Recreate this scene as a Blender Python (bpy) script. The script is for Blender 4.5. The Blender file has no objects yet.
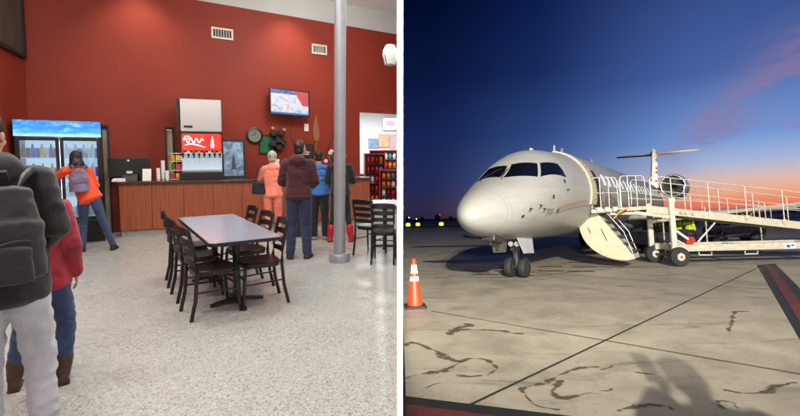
import bpy, bmesh, math, random
from mathutils import Vector, Matrix, Euler, noise
random.seed(7)
R = math.radians
scene = bpy.context.scene
COL = scene.collection

# ------------------------------------------------------------------ camera
cam = bpy.data.cameras.new('camera')
cam.sensor_width = 36.0
cam.lens = 36.0 * 440.0 / 800.0
cam.shift_y = -23.0 / 800.0
cam.clip_start = 0.05
cam.clip_end = 20000
camo = bpy.data.objects.new('camera', cam)
COL.objects.link(camo)
camo.location = (0, 0, 1.57)
camo.rotation_euler = (R(90 - 3.9005), 0, 0)
scene.camera = camo

# the apron falls away from the cafe floor: its own level frame
TILT = R(8.7072)
ROLL = R(1.4)
APRON = Matrix.Translation((0, 0, 1.57)) @ Matrix.Rotation(-TILT, 4, 'X') @ Matrix.Rotation(-ROLL, 4, 'Y') @ Matrix.Translation((0, 0, -1.6))
ROOM = Matrix.Identity(4)


def srgb(r, g, b):
    def f(c):
        c /= 255.0
        return c / 12.92 if c <= 0.04045 else ((c + 0.055) / 1.055) ** 2.4
    return (f(r), f(g), f(b), 1.0)


# ------------------------------------------------------------------ dusk sky
world = bpy.data.worlds.new('World')
scene.world = world
world.use_nodes = True
wt = world.node_tree
for n in list(wt.nodes):
    wt.nodes.remove(n)


def wn(t, **k):
    n = wt.nodes.new(t)
    for a, b in k.items():
        setattr(n, a, b)
    return n


def wl(a, b):
    wt.links.new(a, b)


def wmath(op, a, b=None):
    n = wn('ShaderNodeMath', operation=op)
    for i, v in enumerate((a, b)):
        if v is None:
            continue
        if isinstance(v, (int, float)):
            n.inputs[i].default_value = v
        else:
            wl(v, n.inputs[i])
    return n.outputs[0]


tc = wn('ShaderNodeTexCoord')
mp = wn('ShaderNodeMapping', vector_type='POINT')
mp.inputs['Rotation'].default_value = (TILT, ROLL, 0)
wl(tc.outputs['Generated'], mp.inputs['Vector'])
sx = wn('ShaderNodeSeparateXYZ')
wl(mp.outputs['Vector'], sx.inputs[0])
azim = wmath('ARCTAN2', sx.outputs['X'], sx.outputs['Y'])          # 0 straight ahead, + to the right
elev = wmath('ARCSINE', sx.outputs['Z'])
ef = wmath('DIVIDE', elev, R(30))


def wramp(stops):
    n = wn('ShaderNodeValToRGB')
    el = n.color_ramp.elements
    while len(el) > 1:
        el.remove(el[-1])
    el[0].position = stops[0][0]
    el[0].color = stops[0][1]
    for p, c in stops[1:]:
        e = el.new(p)
        e.color = c
    wl(ef, n.inputs[0])
    return n.outputs[0]


left_sky = wramp([(0, srgb(44, 36, 54)), (0.06, srgb(46, 42, 72)), (0.16, srgb(36, 42, 84)), (0.35, srgb(22, 37, 84)),
                  (0.6, srgb(9, 23, 62)), (0.9, srgb(2, 12, 42))])
mid_sky = wramp([(0, srgb(150, 100, 110)), (0.05, srgb(140, 120, 150)), (0.16, srgb(84, 110, 164)), (0.35, srgb(50, 76, 134)),
                 (0.6, srgb(25, 45, 98)), (0.95, srgb(6, 24, 74))])
right_sky = wramp([(0, srgb(226, 84, 66)), (0.035, srgb(238, 124, 90)), (0.075, srgb(240, 168, 132)), (0.12, srgb(222, 188, 176)), (0.18, srgb(168, 182, 214)),
                   (0.27, srgb(116, 154, 214)), (0.5, srgb(72, 100, 164)), (0.95, srgb(36, 54, 110))])


def wmap(v, a, b, c=0.0, d=1.0):
    n = wn('ShaderNodeMapRange', interpolation_type='SMOOTHSTEP')
    wl(v, n.inputs[0])
    for i, q in enumerate((a, b, c, d)):
        n.inputs[i + 1].default_value = q
    return n.outputs[0]


def wmix(f, a, b):
    n = wn('ShaderNodeMix', data_type='RGBA')
    wl(f, n.inputs[0])
    for i, v in ((6, a), (7, b)):
        if isinstance(v, tuple):
            n.inputs[i].default_value = v
        else:
            wl(v, n.inputs[i])
    return n.outputs[2]


base = wmix(wmap(azim, R(3), R(24)), left_sky, mid_sky)
base = wmix(wmap(azim, R(17), R(38)), base, right_sky)
# thin pink streaks of cloud
mp2 = wn('ShaderNodeMapping', vector_type='POINT')
mp2.inputs['Rotation'].default_value = (0, R(-28), R(20))
mp2.inputs['Scale'].default_value = (3.4, 3.4, 11.0)
wl(mp.outputs['Vector'], mp2.inputs['Vector'])
nz = wn('ShaderNodeTexNoise')
nz.inputs['Scale'].default_value = 1.9
nz.inputs['Detail'].default_value = 5
nz.inputs['Roughness'].default_value = 0.62
nz.inputs['Distortion'].default_value = 0.6
wl(mp2.outputs['Vector'], nz.inputs['Vector'])
gu = wmath('DIVIDE', sx.outputs['X'], sx.outputs['Y'])
gv = wmath('DIVIDE', sx.outputs['Z'], sx.outputs['Y'])


def band(slope, u0, v0, half, ulo, uhi):
    d_ = wmath('SUBTRACT', gv, wmath('ADD', wmath('MULTIPLY', wmath('SUBTRACT', gu, u0), slope), v0))
    d_ = wmath('ADD', d_, wmath('MULTIPLY', wmath('SUBTRACT', nz.outputs['Fac'], 0.5), 0.16))
    m_ = wmap(wmath('ABSOLUTE', d_), half, 0.0)
    return wmath('MULTIPLY', m_, wmap(gu, ulo, uhi))


cm = wmath('ADD', wmath('MULTIPLY', band(0.62, 0.78, 0.245, 0.10, 0.58, 0.74), 0.95), wmath('MULTIPLY', band(0.25, 0.72, 0.165, 0.040, 0.56, 0.66), 0.45))
cm = wmath('ADD', cm, wmath('MULTIPLY', band(0.5, 0.95, 0.42, 0.09, 0.70, 0.95), 0.45))
cm = wmath('MULTIPLY', cm, wmap(nz.outputs['Fac'], 0.36, 0.62, 0.18, 1.0))
cm = wmath('MINIMUM', wmath('MULTIPLY', cm, 0.8), 0.62)
base = wmix(cm, base, srgb(142, 120, 160))
dark = wmap(elev, R(-0.6), R(0.0))
base = wmix(dark, srgb(40, 36, 36), base)
bg = wn('ShaderNodeBackground')
bg.inputs['Strength'].default_value = 1.0
wl(base, bg.inputs['Color'])
wo = wn('ShaderNodeOutputWorld')
wl(bg.outputs[0], wo.inputs[0])

# ------------------------------------------------------------------ lamps


def lamp(name, kind, loc, frame=ROOM, target=None, **k):
    d = bpy.data.lights.new(name, kind)
    for a, b in k.items():
        setattr(d, a, b)
    o = bpy.data.objects.new(name, d)
    COL.objects.link(o)
    loc = Vector(loc)
    m = Matrix.Translation(loc)
    if target is not None:
        m = m @ (Vector(target) - loc).to_track_quat('-Z', 'Y').to_matrix().to_4x4()
    o.matrix_world = frame @ m
    return o


# apron floodlight on its mast, far behind the camera
lamp('apron_flood_and_fill', 'SPOT', (0.15, -21, 13.0), APRON, (3.2, 28, 17.2), energy=84000, spot_size=R(66), spot_blend=0.16,
     shadow_soft_size=0.2, color=(1.0, 0.93, 0.79))
lamp('apron_flood_and_fill', 'SPOT', (1.3, -22, 13.0), APRON, (4.5, 27, 17.2), energy=42000, spot_size=R(66), spot_blend=0.16,
     shadow_soft_size=0.2, color=(1.0, 0.93, 0.79))
# spot added behind the camera for the person's shadow and the near apron
lamp('near_shadow_spot', 'SPOT', (0.03, -3.0, 2.96), APRON, (2.9, 5.5, 3.4), energy=8000, spot_size=R(76), spot_blend=0.5,
     shadow_soft_size=0.035, color=(1.0, 0.93, 0.79))
lamp('apron_flood_and_fill', 'SPOT', (33, 6, 1.6), APRON, (19.5, 34.5, 5.2), energy=90000, spot_size=R(24), spot_blend=0.7,
     shadow_soft_size=0.3, color=(1.0, 0.84, 0.6))  # added low spot that brightens the tail, no such lamp known
lamp('apron_flood_and_fill', 'SPOT', (24.5, 31.0, .9), APRON, (21.2, 36.4, 6.4), energy=1700, spot_size=R(70), spot_blend=0.6,
     shadow_soft_size=0.2, color=(1.0, 0.86, 0.64))  # added spot below the tail, lights the tailplane underside
# cafe ceiling lights
for (x, y, e) in ((-1.6, 2.2, 92), (-4.2, 2.6, 88), (-1.7, 4.9, 88), (-3.9, 5.0, 66), (-0.9, 7.2, 66), (-1.3, 0.0, 80), (-4.4, 0.0, 62)):
    lamp('ceiling_light', 'AREA', (x, y, 5.36), energy=e, shape='RECTANGLE', size=1.2, size_y=0.5, color=(1.0, 0.975, 0.94))
    lamp('ceiling_fill', 'AREA', (x, y, 4.7), ROOM, (x, y, 5.4), energy=e * 0.22, shape='RECTANGLE', size=1.0, size_y=0.4, color=(1.0, 0.975, 0.94))  # added upward fill without a fixture, brightens the ceiling
lamp('ceiling_fill', 'AREA', (-1.0, 7.4, 4.75), ROOM, (-0.7, 12.4, 5.5), energy=80, shape='RECTANGLE', size=1.0, size_y=0.4, color=(1.0, 0.98, 0.95))  # added fill aimed at the far ceiling and grey band
for (x, y) in ((-4.95, 8.55), (-2.35, 10.2)):
    lamp('wall_downlight', 'SPOT', (x, y, 5.3), ROOM, (x - 0.25, y + 0.42, 2.6), energy=190, spot_size=R(92), spot_blend=1.0,
         shadow_soft_size=0.08, color=(1.0, 0.9, 0.78))
lamp('shop_light', 'AREA', (-1.6, 14.6, 3.2), energy=190, shape='RECTANGLE', size=2.4, size_y=1.2, color=(0.95, 0.98, 1.0))

# ------------------------------------------------------------------ exposure
vs = scene.view_settings
vs.view_transform = 'Standard'
vs.look = 'None'
vs.exposure = 0.0
vs.gamma = 1.0
vs.use_curve_mapping = False
scene.cycles.use_denoising = True
try:
    scene.cycles.denoiser = 'OPENIMAGEDENOISE'
except Exception:
    pass
scene.cycles.max_bounces = 8
scene.cycles.diffuse_bounces = 4
scene.cycles.sample_clamp_indirect = 6.0

# ------------------------------------------------------------------ materials
MATS = {}


def mat(name, color, rough=0.5, metal=0.0, var=0.0, vscale=6.0, bump=0.0, bscale=40.0, emit=0.0, spec=0.5, coat=0.0,
        sheen=0.0, c2=None, stretch=(1, 1, 1), trans=0.0):
    if name in MATS:
        return MATS[name]
    m = bpy.data.materials.new(name)
    m.use_nodes = True
    t = m.node_tree
    b = t.nodes['Principled BSDF']
    col = color if len(color) == 4 else (*color, 1)
    b.inputs['Base Color'].default_value = col
    b.inputs['Roughness'].default_value = rough
    b.inputs['Metallic'].default_value = metal
    b.inputs['Specular IOR Level'].default_value = spec
    b.inputs['Coat Weight'].default_value = coat
    b.inputs['Sheen Weight'].default_value = sheen
    b.inputs['Transmission Weight'].default_value = trans
    tco = t.nodes.new('ShaderNodeTexCoord')
    mpp = t.nodes.new('ShaderNodeMapping')
    mpp.inputs['Scale'].default_value = stretch
    t.links.new(tco.outputs['Object'], mpp.inputs['Vector'])
    if var > 0 or c2:
        n = t.nodes.new('ShaderNodeTexNoise')
        n.inputs['Scale'].default_value = vscale
        n.inputs['Detail'].default_value = 6
        t.links.new(mpp.outputs['Vector'], n.inputs['Vector'])
        r = t.nodes.new('ShaderNodeValToRGB')
        r.color_ramp.elements[0].position = 0.3
        r.color_ramp.elements[1].position = 0.72
        d = c2 if c2 else tuple(c * (1 - var) for c in col[:3])
        u = col if c2 else tuple(min(1, c * (1 + var)) for c in col[:3])
        r.color_ramp.elements[0].color = (*d[:3], 1)
        r.color_ramp.elements[1].color = (*u[:3], 1)
        t.links.new(n.outputs['Fac'], r.inputs[0])
        t.links.new(r.outputs[0], b.inputs['Base Color'])
        mr = t.nodes.new('ShaderNodeMapRange')
        mr.inputs[3].default_value = max(0.02, rough - 0.08)
        mr.inputs[4].default_value = min(1, rough + 0.1)
        t.links.new(n.outputs['Fac'], mr.inputs[0])
        t.links.new(mr.outputs[0], b.inputs['Roughness'])
    if bump > 0:
        n2 = t.nodes.new('ShaderNodeTexNoise')
        n2.inputs['Scale'].default_value = bscale
        n2.inputs['Detail'].default_value = 4
        t.links.new(mpp.outputs['Vector'], n2.inputs['Vector'])
        bp = t.nodes.new('ShaderNodeBump')
        bp.inputs['Strength'].default_value = bump
        bp.inputs['Distance'].default_value = 0.02
        t.links.new(n2.outputs['Fac'], bp.inputs['Height'])
        t.links.new(bp.outputs[0], b.inputs['Normal'])
    if emit > 0:
        b.inputs['Emission Color'].default_value = col
        b.inputs['Emission Strength'].default_value = emit
    MATS[name] = m
    return m


class Nodes:
    """small wrapper for bespoke materials"""

    def __init__(s, name, rough=0.5):
        s.m = bpy.data.materials.new(name)
        s.m.use_nodes = True
        s.t = s.m.node_tree
        s.b = s.t.nodes['Principled BSDF']
        s.b.inputs['Roughness'].default_value = rough
        s.tc = s.t.nodes.new('ShaderNodeTexCoord')

    def n(s, typ, ins=None, **k):
        q = s.t.nodes.new(typ)
        for a, b in k.items():
            setattr(q, a, b)
        for a, b in (ins or {}).items():
            if hasattr(b, 'links'):
                s.t.links.new(b, q.inputs[a])
            else:
                q.inputs[a].default_value = b
        return q

    def mapping(s, scale=(1, 1, 1), rot=(0, 0, 0)):
        q = s.n('ShaderNodeMapping', {'Scale': scale, 'Rotation': rot})
        s.t.links.new(s.tc.outputs['Object'], q.inputs['Vector'])
        return q.outputs[0]

    def noise(s, v, scale, detail=4, rough=0.5, dist=0.0):
        return s.n('ShaderNodeTexNoise', {'Vector': v, 'Scale': scale, 'Detail': detail, 'Roughness': rough, 'Distortion': dist}).outputs['Fac']

    def ramp(s, f, stops):
        q = s.n('ShaderNodeValToRGB', {0: f})
        el = q.color_ramp.elements
        while len(el) > 1:
            el.remove(el[-1])
        el[0].position = stops[0][0]
        el[0].color = stops[0][1]
        for p, c in stops[1:]:
            el.new(p).color = c
        return q.outputs[0]

    def mix(s, f, a, b, mode='MIX'):
        q = s.n('ShaderNodeMix', data_type='RGBA', blend_type=mode)
        for i, v in ((0, f), (6, a), (7, b)):
            if hasattr(v, 'links'):
                s.t.links.new(v, q.inputs[i])
            else:
                q.inputs[i].default_value = v
        return q.outputs[2]

    def math(s, op, a, b=0.0):
        q = s.n('ShaderNodeMath', operation=op)
        for i, v in enumerate((a, b)):
            if hasattr(v, 'links'):
                s.t.links.new(v, q.inputs[i])
            else:
                q.inputs[i].default_value = v
        return q.outputs[0]

    def out(s, sock, to):
        s.t.links.new(sock, s.b.inputs[to])

    def bump(s, h, strength, dist=0.01):
        q = s.n('ShaderNodeBump', {'Height': h, 'Strength': strength, 'Distance': dist})
        s.t.links.new(q.outputs[0], s.b.inputs['Normal'])


BW = lambda v: (v, v, v, 1)

# terrazzo floor
q = Nodes('terrazzo', 0.2)
v = q.mapping()
vo = q.n('ShaderNodeTexVoronoi', {'Vector': v, 'Scale': 95.0, 'Randomness': 1.0})
chips = q.ramp(vo.outputs['Color'], [(0.0, srgb(92, 93, 89)), (0.14, srgb(136, 137, 130)), (0.36, srgb(168, 169, 162)), (0.75, srgb(182, 184, 178)), (1.0, srgb(202, 204, 200))])
n1 = q.noise(v, 160.0, 3, 0.6)
sp = q.ramp(n1, [(0.36, BW(0.55)), (0.45, BW(1)), (1, BW(1))])
n2 = q.noise(v, 1.2, 4, 0.55)
cl = q.ramp(n2, [(0.3, BW(0.90)), (0.7, BW(0.97))])
q.out(q.mix(1.0, q.mix(1.0, chips, sp, 'MULTIPLY'), cl, 'MULTIPLY'), 'Base Color')
rr = q.n('ShaderNodeMapRange', {0: n2, 3: 0.25, 4: 0.30})
q.out(rr.outputs[0], 'Roughness')
q.b.inputs['Specular IOR Level'].default_value = 0.4
TERRAZZO = q.m

# painted red wall with orange peel
q = Nodes('red_paint', 0.55)
v = q.mapping()
q.out(q.ramp(q.noise(v, 0.9, 3), [(0.3, srgb(126, 46, 31)), (0.7, srgb(135, 50, 35))]), 'Base Color')
q.b.inputs['Specular IOR Level'].default_value = 0.2
q.bump(q.math('ADD', q.noise(v, 220, 2), q.math('MULTIPLY', q.noise(q.mapping((1, 1, 4)), 6, 3), 1.2)), 0.14, 0.006)
REDWALL = q.m
q = Nodes('grey_paint', 0.6)
v = q.mapping()
q.out(q.ramp(q.noise(v, 0.8, 3), [(0.3, srgb(176, 178, 174)), (0.7, srgb(186, 187, 182))]), 'Base Color')
q.bump(q.noise(v, 200, 2), 0.1, 0.004)
GREYPAINT = q.m
CEIL = mat('ceiling_paint', srgb(230, 230, 226), 0.7, var=0.03, vscale=0.7)
WHITEPAINT = mat('white_paint', (0.85, 0.85, 0.85), 0.6, bump=0.05, bscale=200)

# wood counter: vertical grain plus narrow boards
q = Nodes('counter_wood', 0.38)
v = q.mapping((18, 18, 0.7))
g = q.noise(v, 2.2, 6, 0.6, 0.4)
q.out(q.ramp(g, [(0.25, srgb(116, 58, 34)), (0.5, srgb(146, 78, 48)), (0.75, srgb(166, 94, 60))]), 'Base Color')
q.bump(g, 0.15, 0.004)
WOOD = q.m
COUNTERTOP = mat('countertop_laminate', srgb(66, 44, 40), 0.25, var=0.25, vscale=60)
BLACKMETAL = mat('black_metal', srgb(22, 22, 24), 0.38, var=0.2, vscale=20)
BLACKPLASTIC = mat('black_plastic', srgb(18, 18, 20), 0.4, var=0.15, vscale=15)
SEATWOOD = mat('dark_seat', srgb(27, 21, 21), 0.3, var=0.3, vscale=10, stretch=(1, 8, 1))
STEEL = mat('brushed_steel', srgb(190, 188, 184), 0.32, 1.0, var=0.08, vscale=40, stretch=(1, 1, 30))
COLGREY = mat('grey_column_paint', srgb(150, 154, 160), 0.35, 0.3, var=0.06, vscale=8)
WHITEPL = mat('white_plastic', srgb(226, 224, 218), 0.4, var=0.04, vscale=10)
PAPER = mat('paper', srgb(235, 232, 222), 0.8, var=0.05, vscale=12)
q = Nodes('speckled_laminate', 0.18)
v = q.mapping()
q.out(q.ramp(q.noise(v, 90, 4, 0.7), [(0.3, srgb(112, 116, 130)), (0.6, srgb(150, 154, 168)), (0.8, srgb(174, 176, 186))]), 'Base Color')
TABLETOP = q.m

# ------------------------------------------------------------------ mesh tools


class MB:
    def __init__(s):
        s.bm = bmesh.new()

    def box(s, c, size, rot=None):
        m = Matrix.Translation(c)
        if rot:
            m = m @ Euler(rot).to_matrix().to_4x4()
        m = m @ Matrix.Diagonal((*size, 1))
        bmesh.ops.create_cube(s.bm, size=1, matrix=m)
        return s

    def bar(s, a, b, w, h=None, up=(0, 0, 1)):
        a, b = Vector(a), Vector(b)
        h = h or w
        d = (b - a)
        L = d.length
        y = d.normalized()
        x = y.cross(Vector(up))
        if x.length < 1e-5:
            x = Vector((1, 0, 0))
        x.normalize()
        z = x.cross(y)
        m = Matrix((x, y, z)).transposed().to_4x4()
        m.translation = (a + b) / 2
        bmesh.ops.create_cube(s.bm, size=1, matrix=m @ Matrix.Diagonal((w, L, h, 1)))
        return s

    def cyl(s, a, b, r0, r1=None, seg=16):
        a, b = Vector(a), Vector(b)
        r1 = r0 if r1 is None else r1
        d = b - a
        m = d.to_track_quat('Z', 'Y').to_matrix().to_4x4()
        m.translation = (a + b) / 2
        bmesh.ops.create_cone(s.bm, cap_ends=True, segments=seg, radius1=r0, radius2=r1, depth=d.length, matrix=m)
        return s

    def ball(s, c, r, seg=2, scale=(1, 1, 1), rot=None):
        m = Matrix.Translation(c)
        if rot:
            m = m @ Euler(rot).to_matrix().to_4x4()
        bmesh.ops.create_icosphere(s.bm, subdivisions=seg, radius=r, matrix=m @ Matrix.Diagonal((*scale, 1)))
        return s

    def tube(s, pts, r, seg=8):
        pts = [Vector(p) for p in pts]
        rings = []
        up = Vector((0, 0, 1))
        for i, p in enumerate(pts):
            d = (pts[min(i + 1, len(pts) - 1)] - pts[max(i - 1, 0)]).normalized()
            x = d.cross(up)
            if x.length < 1e-3:
                x = d.cross(Vector((0, 1, 0)))
            x.normalize()
            y = x.cross(d)
            rr = r[i] if isinstance(r, (list, tuple)) else r
            rings.append([s.bm.verts.new(p + rr * (math.cos(2 * math.pi * k / seg) * x + math.sin(2 * math.pi * k / seg) * y)) for k in range(seg)])
        for a, b in zip(rings, rings[1:]):
            for k in range(seg):
                s.bm.faces.new((a[k], a[(k + 1) % seg], b[(k + 1) % seg], b[k]))
        s.bm.faces.new(rings[0])
        s.bm.faces.new(rings[-1][::-1])
        return s

    def prism(s, poly, off):
        off = Vector(off)
        a = [s.bm.verts.new(p) for p in poly]
        b = [s.bm.verts.new(Vector(p) + off) for p in poly]
        n = len(a)
        s.bm.faces.new(a)
        s.bm.faces.new(b[::-1])
        for i in range(n):
            s.bm.faces.new((a[i], b[i], b[(i + 1) % n], a[(i + 1) % n]))
        return s

    def lathe(s, prof, seg=20, c=(0, 0, 0), axis=None, caps=True):
        c = Vector(c)
        m = Matrix.Identity(3)
        if axis is not None:
            m = Vector(axis).to_track_quat('Z', 'Y').to_matrix()
        rings = []
        for r, z in prof:
            rings.append([s.bm.verts.new(c + m @ Vector((max(r, 1e-4) * math.cos(2 * math.pi * k / seg), max(r, 1e-4) * math.sin(2 * math.pi * k / seg), z))) for k in range(seg)])
        for a, b in zip(rings, rings[1:]):
            for k in range(seg):
                s.bm.faces.new((a[k], a[(k + 1) % seg], b[(k + 1) % seg], b[k]))
        if caps:
            s.bm.faces.new(rings[0][::-1])
            s.bm.faces.new(rings[-1])
        return s

    def rings(s, rings, caps=True):
        vs_ = [[s.bm.verts.new(p) for p in r] for r in rings]
        n = len(vs_[0])
        for a, b in zip(vs_, vs_[1:]):
            for k in range(n):
                s.bm.faces.new((a[k], a[(k + 1) % n], b[(k + 1) % n], b[k]))
        if caps:
            s.bm.faces.new(vs_[0][::-1])
            s.bm.faces.new(vs_[-1])
        return s

    def grid(s, pts, thick=None):
        """rows of points; thick = list of offset vectors of the same layout for a closed slab"""
        g = [[s.bm.verts.new(p) for p in r] for r in pts]
        nr, nc = len(g), len(g[0])
        for i in range(nr - 1):
            for j in range(nc - 1):
                s.bm.faces.new((g[i][j], g[i][j + 1], g[i + 1][j + 1], g[i + 1][j]))
        if thick:
            h = [[s.bm.verts.new(p) for p in r] for r in thick]
            for i in range(nr - 1):
                for j in range(nc - 1):
                    s.bm.faces.new((h[i][j], h[i + 1][j], h[i + 1][j + 1], h[i][j + 1]))
            border = [(0, j) for j in range(nc)] + [(i, nc - 1) for i in range(1, nr)] + [(nr - 1, j) for j in range(nc - 2, -1, -1)] + [(i, 0) for i in range(nr - 2, 0, -1)]
            for (a, b), (c, d) in zip(border, border[1:] + border[:1]):
                s.bm.faces.new((g[a][b], h[a][b], h[c][d], g[c][d]))
        return s

    def mesh(s, name, m, smooth=False, xf=None):
        bm = s.bm
        if xf is not None:
            bmesh.ops.transform(bm, matrix=xf, verts=bm.verts)
        bmesh.ops.recalc_face_normals(bm, faces=bm.faces)
        me = bpy.data.meshes.new(name)
        bm.to_mesh(me)
        bm.free()
        for x in (m if isinstance(m, (list, tuple)) else [m]):
            me.materials.append(x)
        if smooth:
            me.polygons.foreach_set('use_smooth', [True] * len(me.polygons))
            if smooth != 'all':
                me.set_sharp_from_angle(angle=R(40))
        return me

    def build(s, name, m, parent=None, smooth=False, bevel=0.0, xf=None, label=None):
        o = bpy.data.objects.new(name, s.mesh(name, m, smooth, xf))
        COL.objects.link(o)
        if parent is not None:
            o.parent = parent
        if bevel:
            b = o.modifiers.new('bevel', 'BEVEL')
            b.width = bevel
            b.segments = 2
            b.limit_method = 'ANGLE'
        if label:
            o['label'] = label
        return o


def tag(o, label=None, cat=None, group=None, kind=None):
    if label:
        o['label'] = label
    if cat:
        o['category'] = cat
    if group:
        o['group'] = group
    if kind:
        o['kind'] = kind
    return o


def put(o, loc=(0, 0, 0), rz=0.0, frame=ROOM, rot=None, scale=(1, 1, 1)):
    m = Matrix.Translation(loc) @ Matrix.Rotation(rz, 4, 'Z')
    if rot:
        m = m @ Euler(rot).to_matrix().to_4x4()
    o.matrix_world = frame @ m @ Matrix.Diagonal((*scale, 1))
    return o


def thing(name, label, cat, loc=(0, 0, 0), rz=0.0, frame=ROOM, group=None, rot=None, scale=(1, 1, 1)):
    o = bpy.data.objects.new(name, None)
    o.empty_display_size = 0.2
    COL.objects.link(o)
    put(o, loc, rz, frame, rot, scale)
    return tag(o, label, cat, group)


def single(mb, name, m, label, cat, loc=(0, 0, 0), rz=0.0, frame=ROOM, group=None, smooth=False, bevel=0.0, rot=None, scale=(1, 1, 1)):
    o = mb.build(name, m, None, smooth, bevel)
    put(o, loc, rz, frame, rot, scale)
    return tag(o, label, cat, group)


def struct(mb, name, m, frame=ROOM, loc=(0, 0, 0), rz=0.0, smooth=False, kind='structure'):
    o = mb.build(name, m, None, smooth)
    put(o, loc, rz, frame)
    o['kind'] = kind
    return o


def copy_tree(o, parent=None):
    c = o.copy()
    COL.objects.link(c)
    if parent is not None:
        c.parent = parent
    for ch in [x for x in KIDS.get(o.name, [])]:
        copy_tree(ch, c)
    return c


KIDS = {}


def index_kids():
    KIDS.clear()
    for o in bpy.data.objects:
        if o.parent is not None:
            KIDS.setdefault(o.parent.name, []).append(o)


def text_mesh(s, size, depth=0.002):
    cu = bpy.data.curves.new('lettering', 'FONT')
    cu.body = s
    cu.size = size
    cu.extrude = depth
    cu.align_x = 'CENTER'
    cu.align_y = 'CENTER'
    to = bpy.data.objects.new('lettering', cu)
    COL.objects.link(to)
    dg = bpy.context.evaluated_depsgraph_get()
    me = bpy.data.meshes.new_from_object(to.evaluated_get(dg))
    bpy.data.objects.remove(to)
    bpy.data.curves.remove(cu)
    return me


def remesh(mb, voxel, smooth=4, folds=None):
    """union of overlapping closed shapes as one continuous smooth surface"""
    me = bpy.data.meshes.new('tmp')
    mb.bm.to_mesh(me)
    mb.bm.free()
    o = bpy.data.objects.new('tmp', me)
    COL.objects.link(o)
    r = o.modifiers.new('r', 'REMESH')
    r.mode = 'VOXEL'
    r.voxel_size = voxel
    if smooth:
        s = o.modifiers.new('s', 'SMOOTH')
        s.iterations = smooth
        s.factor = 0.5
    dg = bpy.context.evaluated_depsgraph_get()
    out = bpy.data.meshes.new_from_object(o.evaluated_get(dg))
    bpy.data.objects.remove(o)
    bpy.data.meshes.remove(me)
    if folds:
        amp, fr, st, seed = folds
        off = Vector((seed * 13.7, seed * 5.1, seed * 3.3))
        nrm = [vv.normal.copy() for vv in out.vertices]
        for vv, nn in zip(out.vertices, nrm):
            p = Vector((vv.co.x * st[0], vv.co.y * st[1], vv.co.z * st[2])) * fr + off
            a = 1 - abs(noise.noise(p)) * 2.2
            b = noise.noise(p * 2.3 + Vector((4, 9, 2)))
            vv.co += nn * amp * (a * 0.8 + b * 0.5 - 0.3)
    out.polygons.foreach_set('use_smooth', [True] * len(out.polygons))
    return out


def link_mesh(name, me, m, parent=None):
    me.name = name
    me.materials.clear()
    me.materials.append(m)
    o = bpy.data.objects.new(name, me)
    COL.objects.link(o)
    if parent is not None:
        o.parent = parent
    return o


# ==================================================================== CAFE (left)
# back wall runs along U, its inward depth is N
U = Vector((0.846, 0.533, 0)).normalized()
N = Vector((-U.y, U.x, 0))
YAW = math.atan2(U.y, U.x)
W0 = Vector((-5.93, 8.76, 0))


def wall_pt(t, z, off=0.0):
    """point on the back wall, off metres in front of it"""
    return W0 + U * t - N * off + Vector((0, 0, z))


CORNER = wall_pt(-1.10, 0)
LD = Vector((0.40, -0.917, 0)).normalized()      # left wall, from the corner towards the camera
RW = -0.009
T_END = (RW - W0.x) / U.x

struct(MB().prism([(-9.5, -1.5, -0.1), (RW, -1.5, -0.1), (RW, 19.0, -0.1), (-9.5, 19.0, -0.1)], (0, 0, 0.1)), 'floor', TERRAZZO)
struct(MB().prism([(-9.5, -1.5, 5.45), (RW, -1.5, 5.45), (RW, 13.2, 5.45), (-9.5, 13.2, 5.45)], (0, 0, 0.15)), 'ceiling', CEIL)

# back wall, with the wide opening into the shop at its right end, and two door openings behind the counter
T_OPEN = 5.74


def wall_seg(t0, t1, z0, z1, th=0.2):
    a, b = wall_pt(t0, z0), wall_pt(t1, z0)
    return [a, b, b + N * th, a + N * th], (0, 0, z1 - z0)


mb = MB()
segs = [(-1.35, -0.02, 0, 4.9), (0.12, 1.15, 0, 4.9), (1.28, T_OPEN, 0, 4.9), (-0.02, 0.12, 2.12, 4.9), (1.15, 1.28, 2.12, 4.9)]
for t0, t1, z0, z1 in segs:
    mb.prism(*wall_seg(t0, t1, z0, z1))
b_end = Vector((RW - 0.002, (wall_pt(T_END, 0)).y, 0))
mb.prism(*wall_seg(T_OPEN, T_END - 0.01, 2.72, 4.9))
tag(mb.build('back_wall', REDWALL), 'tall brick red back wall behind the cafe counter', 'wall')
mb = MB()
mb.prism(*[x for x in wall_seg(-1.35, T_END - 0.01, 4.9, 5.448)])
tag(mb.build('upper_wall', GREYPAINT), 'pale grey wall band between the red wall and the ceiling', 'wall')
a, b = CORNER, CORNER + LD * 10.4
nl = Vector((LD.y, -LD.x, 0))
tag(MB().prism([a, b, b + nl * 0.2, a + nl * 0.2], (0, 0, 5.445)).build('side_wall', REDWALL), 'red side wall at far left carrying the framed board', 'wall')
tag(MB().prism([(-9.4, -1.5, 0), (0.0, -1.5, 0), (0.0, -1.6, 0), (-9.4, -1.6, 0)], (0, 0, 5.6)).build('rear_wall', WHITEPAINT), 'white rear wall of the cafe behind the camera', 'wall')
# partition between the cafe and the apron: the camera looks along its edge
tag(MB().prism([(-0.0081, 1.2, -2.9), (0.0081, 1.2, -2.9), (0.0081, 19.4, -2.9), (-0.0081, 19.4, -2.9)], (0, 0, 8.6)).build('partition_wall', WHITEPAINT),
    'thin white partition wall seen edge on between cafe and apron', 'wall')

tag(MB().prism([(-0.0081, -1.5, 0), (-0.001, -1.5, 0), (-0.001, -0.07, 0), (-0.0081, -0.07, 0)], (0, 0, 5.6)).build('partition_wall', WHITEPAINT),  # unseen stub added to block light leaking into the cafe
    'white stub wall added behind the camera to keep floodlight out of the cafe', 'wall')

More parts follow.
